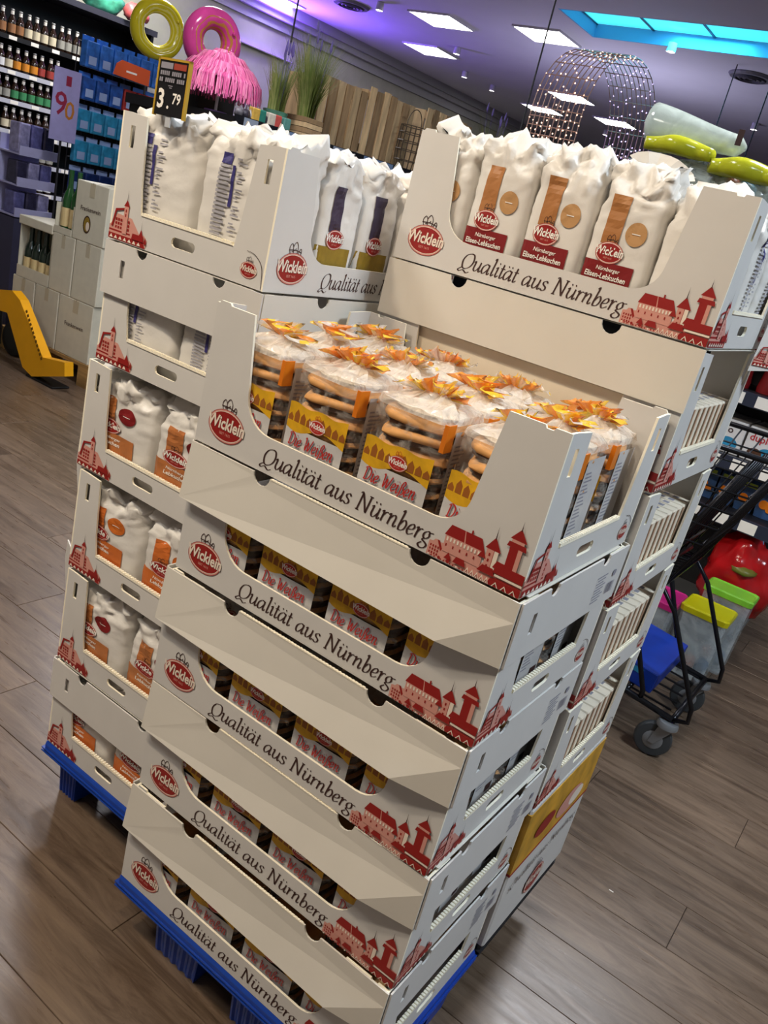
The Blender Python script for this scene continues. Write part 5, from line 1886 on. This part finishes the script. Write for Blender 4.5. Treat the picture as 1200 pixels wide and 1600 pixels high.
MB().rings(rs).build('clear_bag', film('bag_clear', 'c8d0c4', .6, .12, .4, 12), inf, smooth=True)
for i, (px, py, c) in enumerate(((1062, 268, '33443a'), (1085, 288, '3c4a52'), (1140, 292, '9a4a2c'), (1165, 300, '3f7a90'), (1125, 285, '2f4a3a'))):
    p = at(px, py, 'y', 2.95)
    lump('packed_part', p, (.045, .04, .04), mat('packed_%d' % i, c, .4, vary=.3, scale=30), i, 2, .3, inf)
p = at(1156, 215, 'y', 2.84)
MB().box((p.x - .012, p.y, p.z - .03), (p.x + .012, p.y + .003, p.z + .03)).build('black_tag', ink, inf)

# ------------------------------------------------------------------ shopping cart
ct = thing('shopping_cart', 'black wire shopping cart with grey castors parked behind the display', 'shopping cart', (0, 0, 0))
wm_ = mat('black_chrome', '26262a', .3, metal=.7)
cy0, cy1 = 1.66, 2.2
def bar(name, pts, r=.008, n=7):
    return MB().tube(pts, r, n).build(name, wm_, ct, smooth=True)
fbx, fbz, ftx, ftz = .44, .57, .63, 1.06
rx = -.35
bar('top_rim', [(rx, cy0, ftz - .02), (ftx, cy0, ftz), (ftx, cy1, ftz), (rx, cy1, ftz - .02)], .009)
bar('bottom_rim', [(rx, cy0 + .04, .5), (fbx, cy0 + .03, fbz), (fbx, cy1 - .03, fbz), (rx, cy1 - .04, .5)], .008)
for i in range(15):
    y = cy0 + .03 + (cy1 - cy0 - .06) * i / 14
    bar('front_wire', [(ftx, y, ftz), (fbx, y, fbz)], .0035, 5)
    bar('floor_wire', [(fbx, y, fbz), (rx, y, .5)], .003, 5)
for k in range(1, 8):
    t_ = k / 8
    x, z = fbx + (ftx - fbx) * t_, fbz + (ftz - fbz) * t_
    bar('front_cross_wire', [(x, cy0 + .02, z), (x, cy1 - .02, z)], .0035 if k % 3 else .007, 5)
    for y in (cy0 + .01, cy1 - .01):
        bar('side_wire', [(rx, y, .5 + (ftz - .52) * t_), (x, y, z)], .0032, 5)
for i in range(14):
    x0_ = rx + (fbx - rx) * i / 13
    x1_ = rx + (ftx - rx) * i / 13
    for y in (cy0 + .01, cy1 - .01):
        bar('side_upright', [(x0_, y, .5 + .005 * i), (x1_, y, ftz - .01)], .003, 5)
for y in (cy0 + .06, cy1 - .06):           # bent legs down to the castors
    bar('leg', [(.1, y, .54), (.44, y, .56), (.5, y, .5), (.66, y, .22), (.665, y, .17), (.62, y, .155)], .0085, 8)
    bar('chassis_rail', [(.62, y, .155), (.2, y, .2), (-.4, y, .22)], .011, 8)
    bar('rear_leg', [(.3, y, .54), (.36, y, .5), (.5, y, .2), (.5, y, .17)], .009, 8)
bar('chassis_cross', [(.62, cy0 + .06, .155), (.62, cy1 - .06, .155)], .01, 8)
bar('chassis_cross', [(.45, cy0 + .06, .18), (.45, cy1 - .06, .18)], .009, 8)
for i in range(6):
    y = cy0 + .1 + i * .068
    bar('rack_wire', [(.6, y, .165), (-.3, y, .215)], .004, 5)
tyre = mat('castor_rubber', '3c3f41', .5)
hub = mat('castor_hub', '8a8d90', .35, metal=.4)
wl = MB().lathe([(.02, -.014), (.045, -.015), (.058, -.013), (.0625, -.006), (.0625, .006), (.058, .013), (.045, .015), (.02, .014)], n=24, cap=True).mesh('castor_wheel', [tyre], smooth=40)
hb_ = MB().lathe([(.001, -.017), (.03, -.017), (.034, -.014), (.034, .014), (.03, .017), (.001, .017)], n=18).mesh('castor_hub', [hub], smooth=40)
for y in (cy0 + .06, cy1 - .06):
    w_ = put('castor_wheel', wl, ct, (.585, y, .0626), (R(90), 0, R(12)))
    put('castor_hub', hb_, w_)
    MB().lathe([(.001, .145), (.032, .145), (.036, .138), (.036, .125), (.024, .12), (.001, .12)], c=(.612, y, 0), n=18).build('swivel', hub, ct, smooth=40)
    for s in (-1, 1):
        MB().prism([[(.575, .055), (.595, .055), (.635, .12), (.59, .12)]], lambda u, v, w: (u, y + s * .021 + w - .0015, v), .003).build('castor_fork', hub, ct)
bb = thing('blue_box', 'dark blue flat box lying on the lower rack of the cart', 'box', (.27, cy0 + .09, .212))
MB().bbox((0, 0, .0), (.25, .36, .075), .004).build('box_body', mat('royal_blue_box', '12379a', .35, vary=.15, scale=12), bb)
draw([(text2('h', .06, .02, .02, .01), 0), (grid2(.15, .045, .2, .065, 1, 1), 1)], lambda u, v, l: (u, -.001 - l, v)).build('box_print', [white, blues[2]], bb)
bb.rotation_euler = (0, R(6), 0)
for k, (dx, dz, r) in enumerate(((-.05, .02, .012), (-.09, .05, .01), (-.03, .1, .01), (-.1, .16, .012))):
    bar('nested_rail', [(fbx + dx, cy0 + .02, fbz + dz), (fbx + dx, cy1 - .02, fbz + dz)], r, 7)
for k in range(6):
    y = cy0 + .06 + k * .08
    bar('nested_upright', [(fbx - .06, y, fbz + .02), (ftx - .09, y, ftz - .03)], .006, 6)
# tiny paper scrap on the floor
p = at(955, 1392, 'z', .001)
tag(MB().box((p.x - .006, p.y - .001, .0), (p.x + .006, p.y + .001, .0016)).build('paper_scrap', white, None), 'tiny white paper scrap lying on the floor planks', 'scrap')
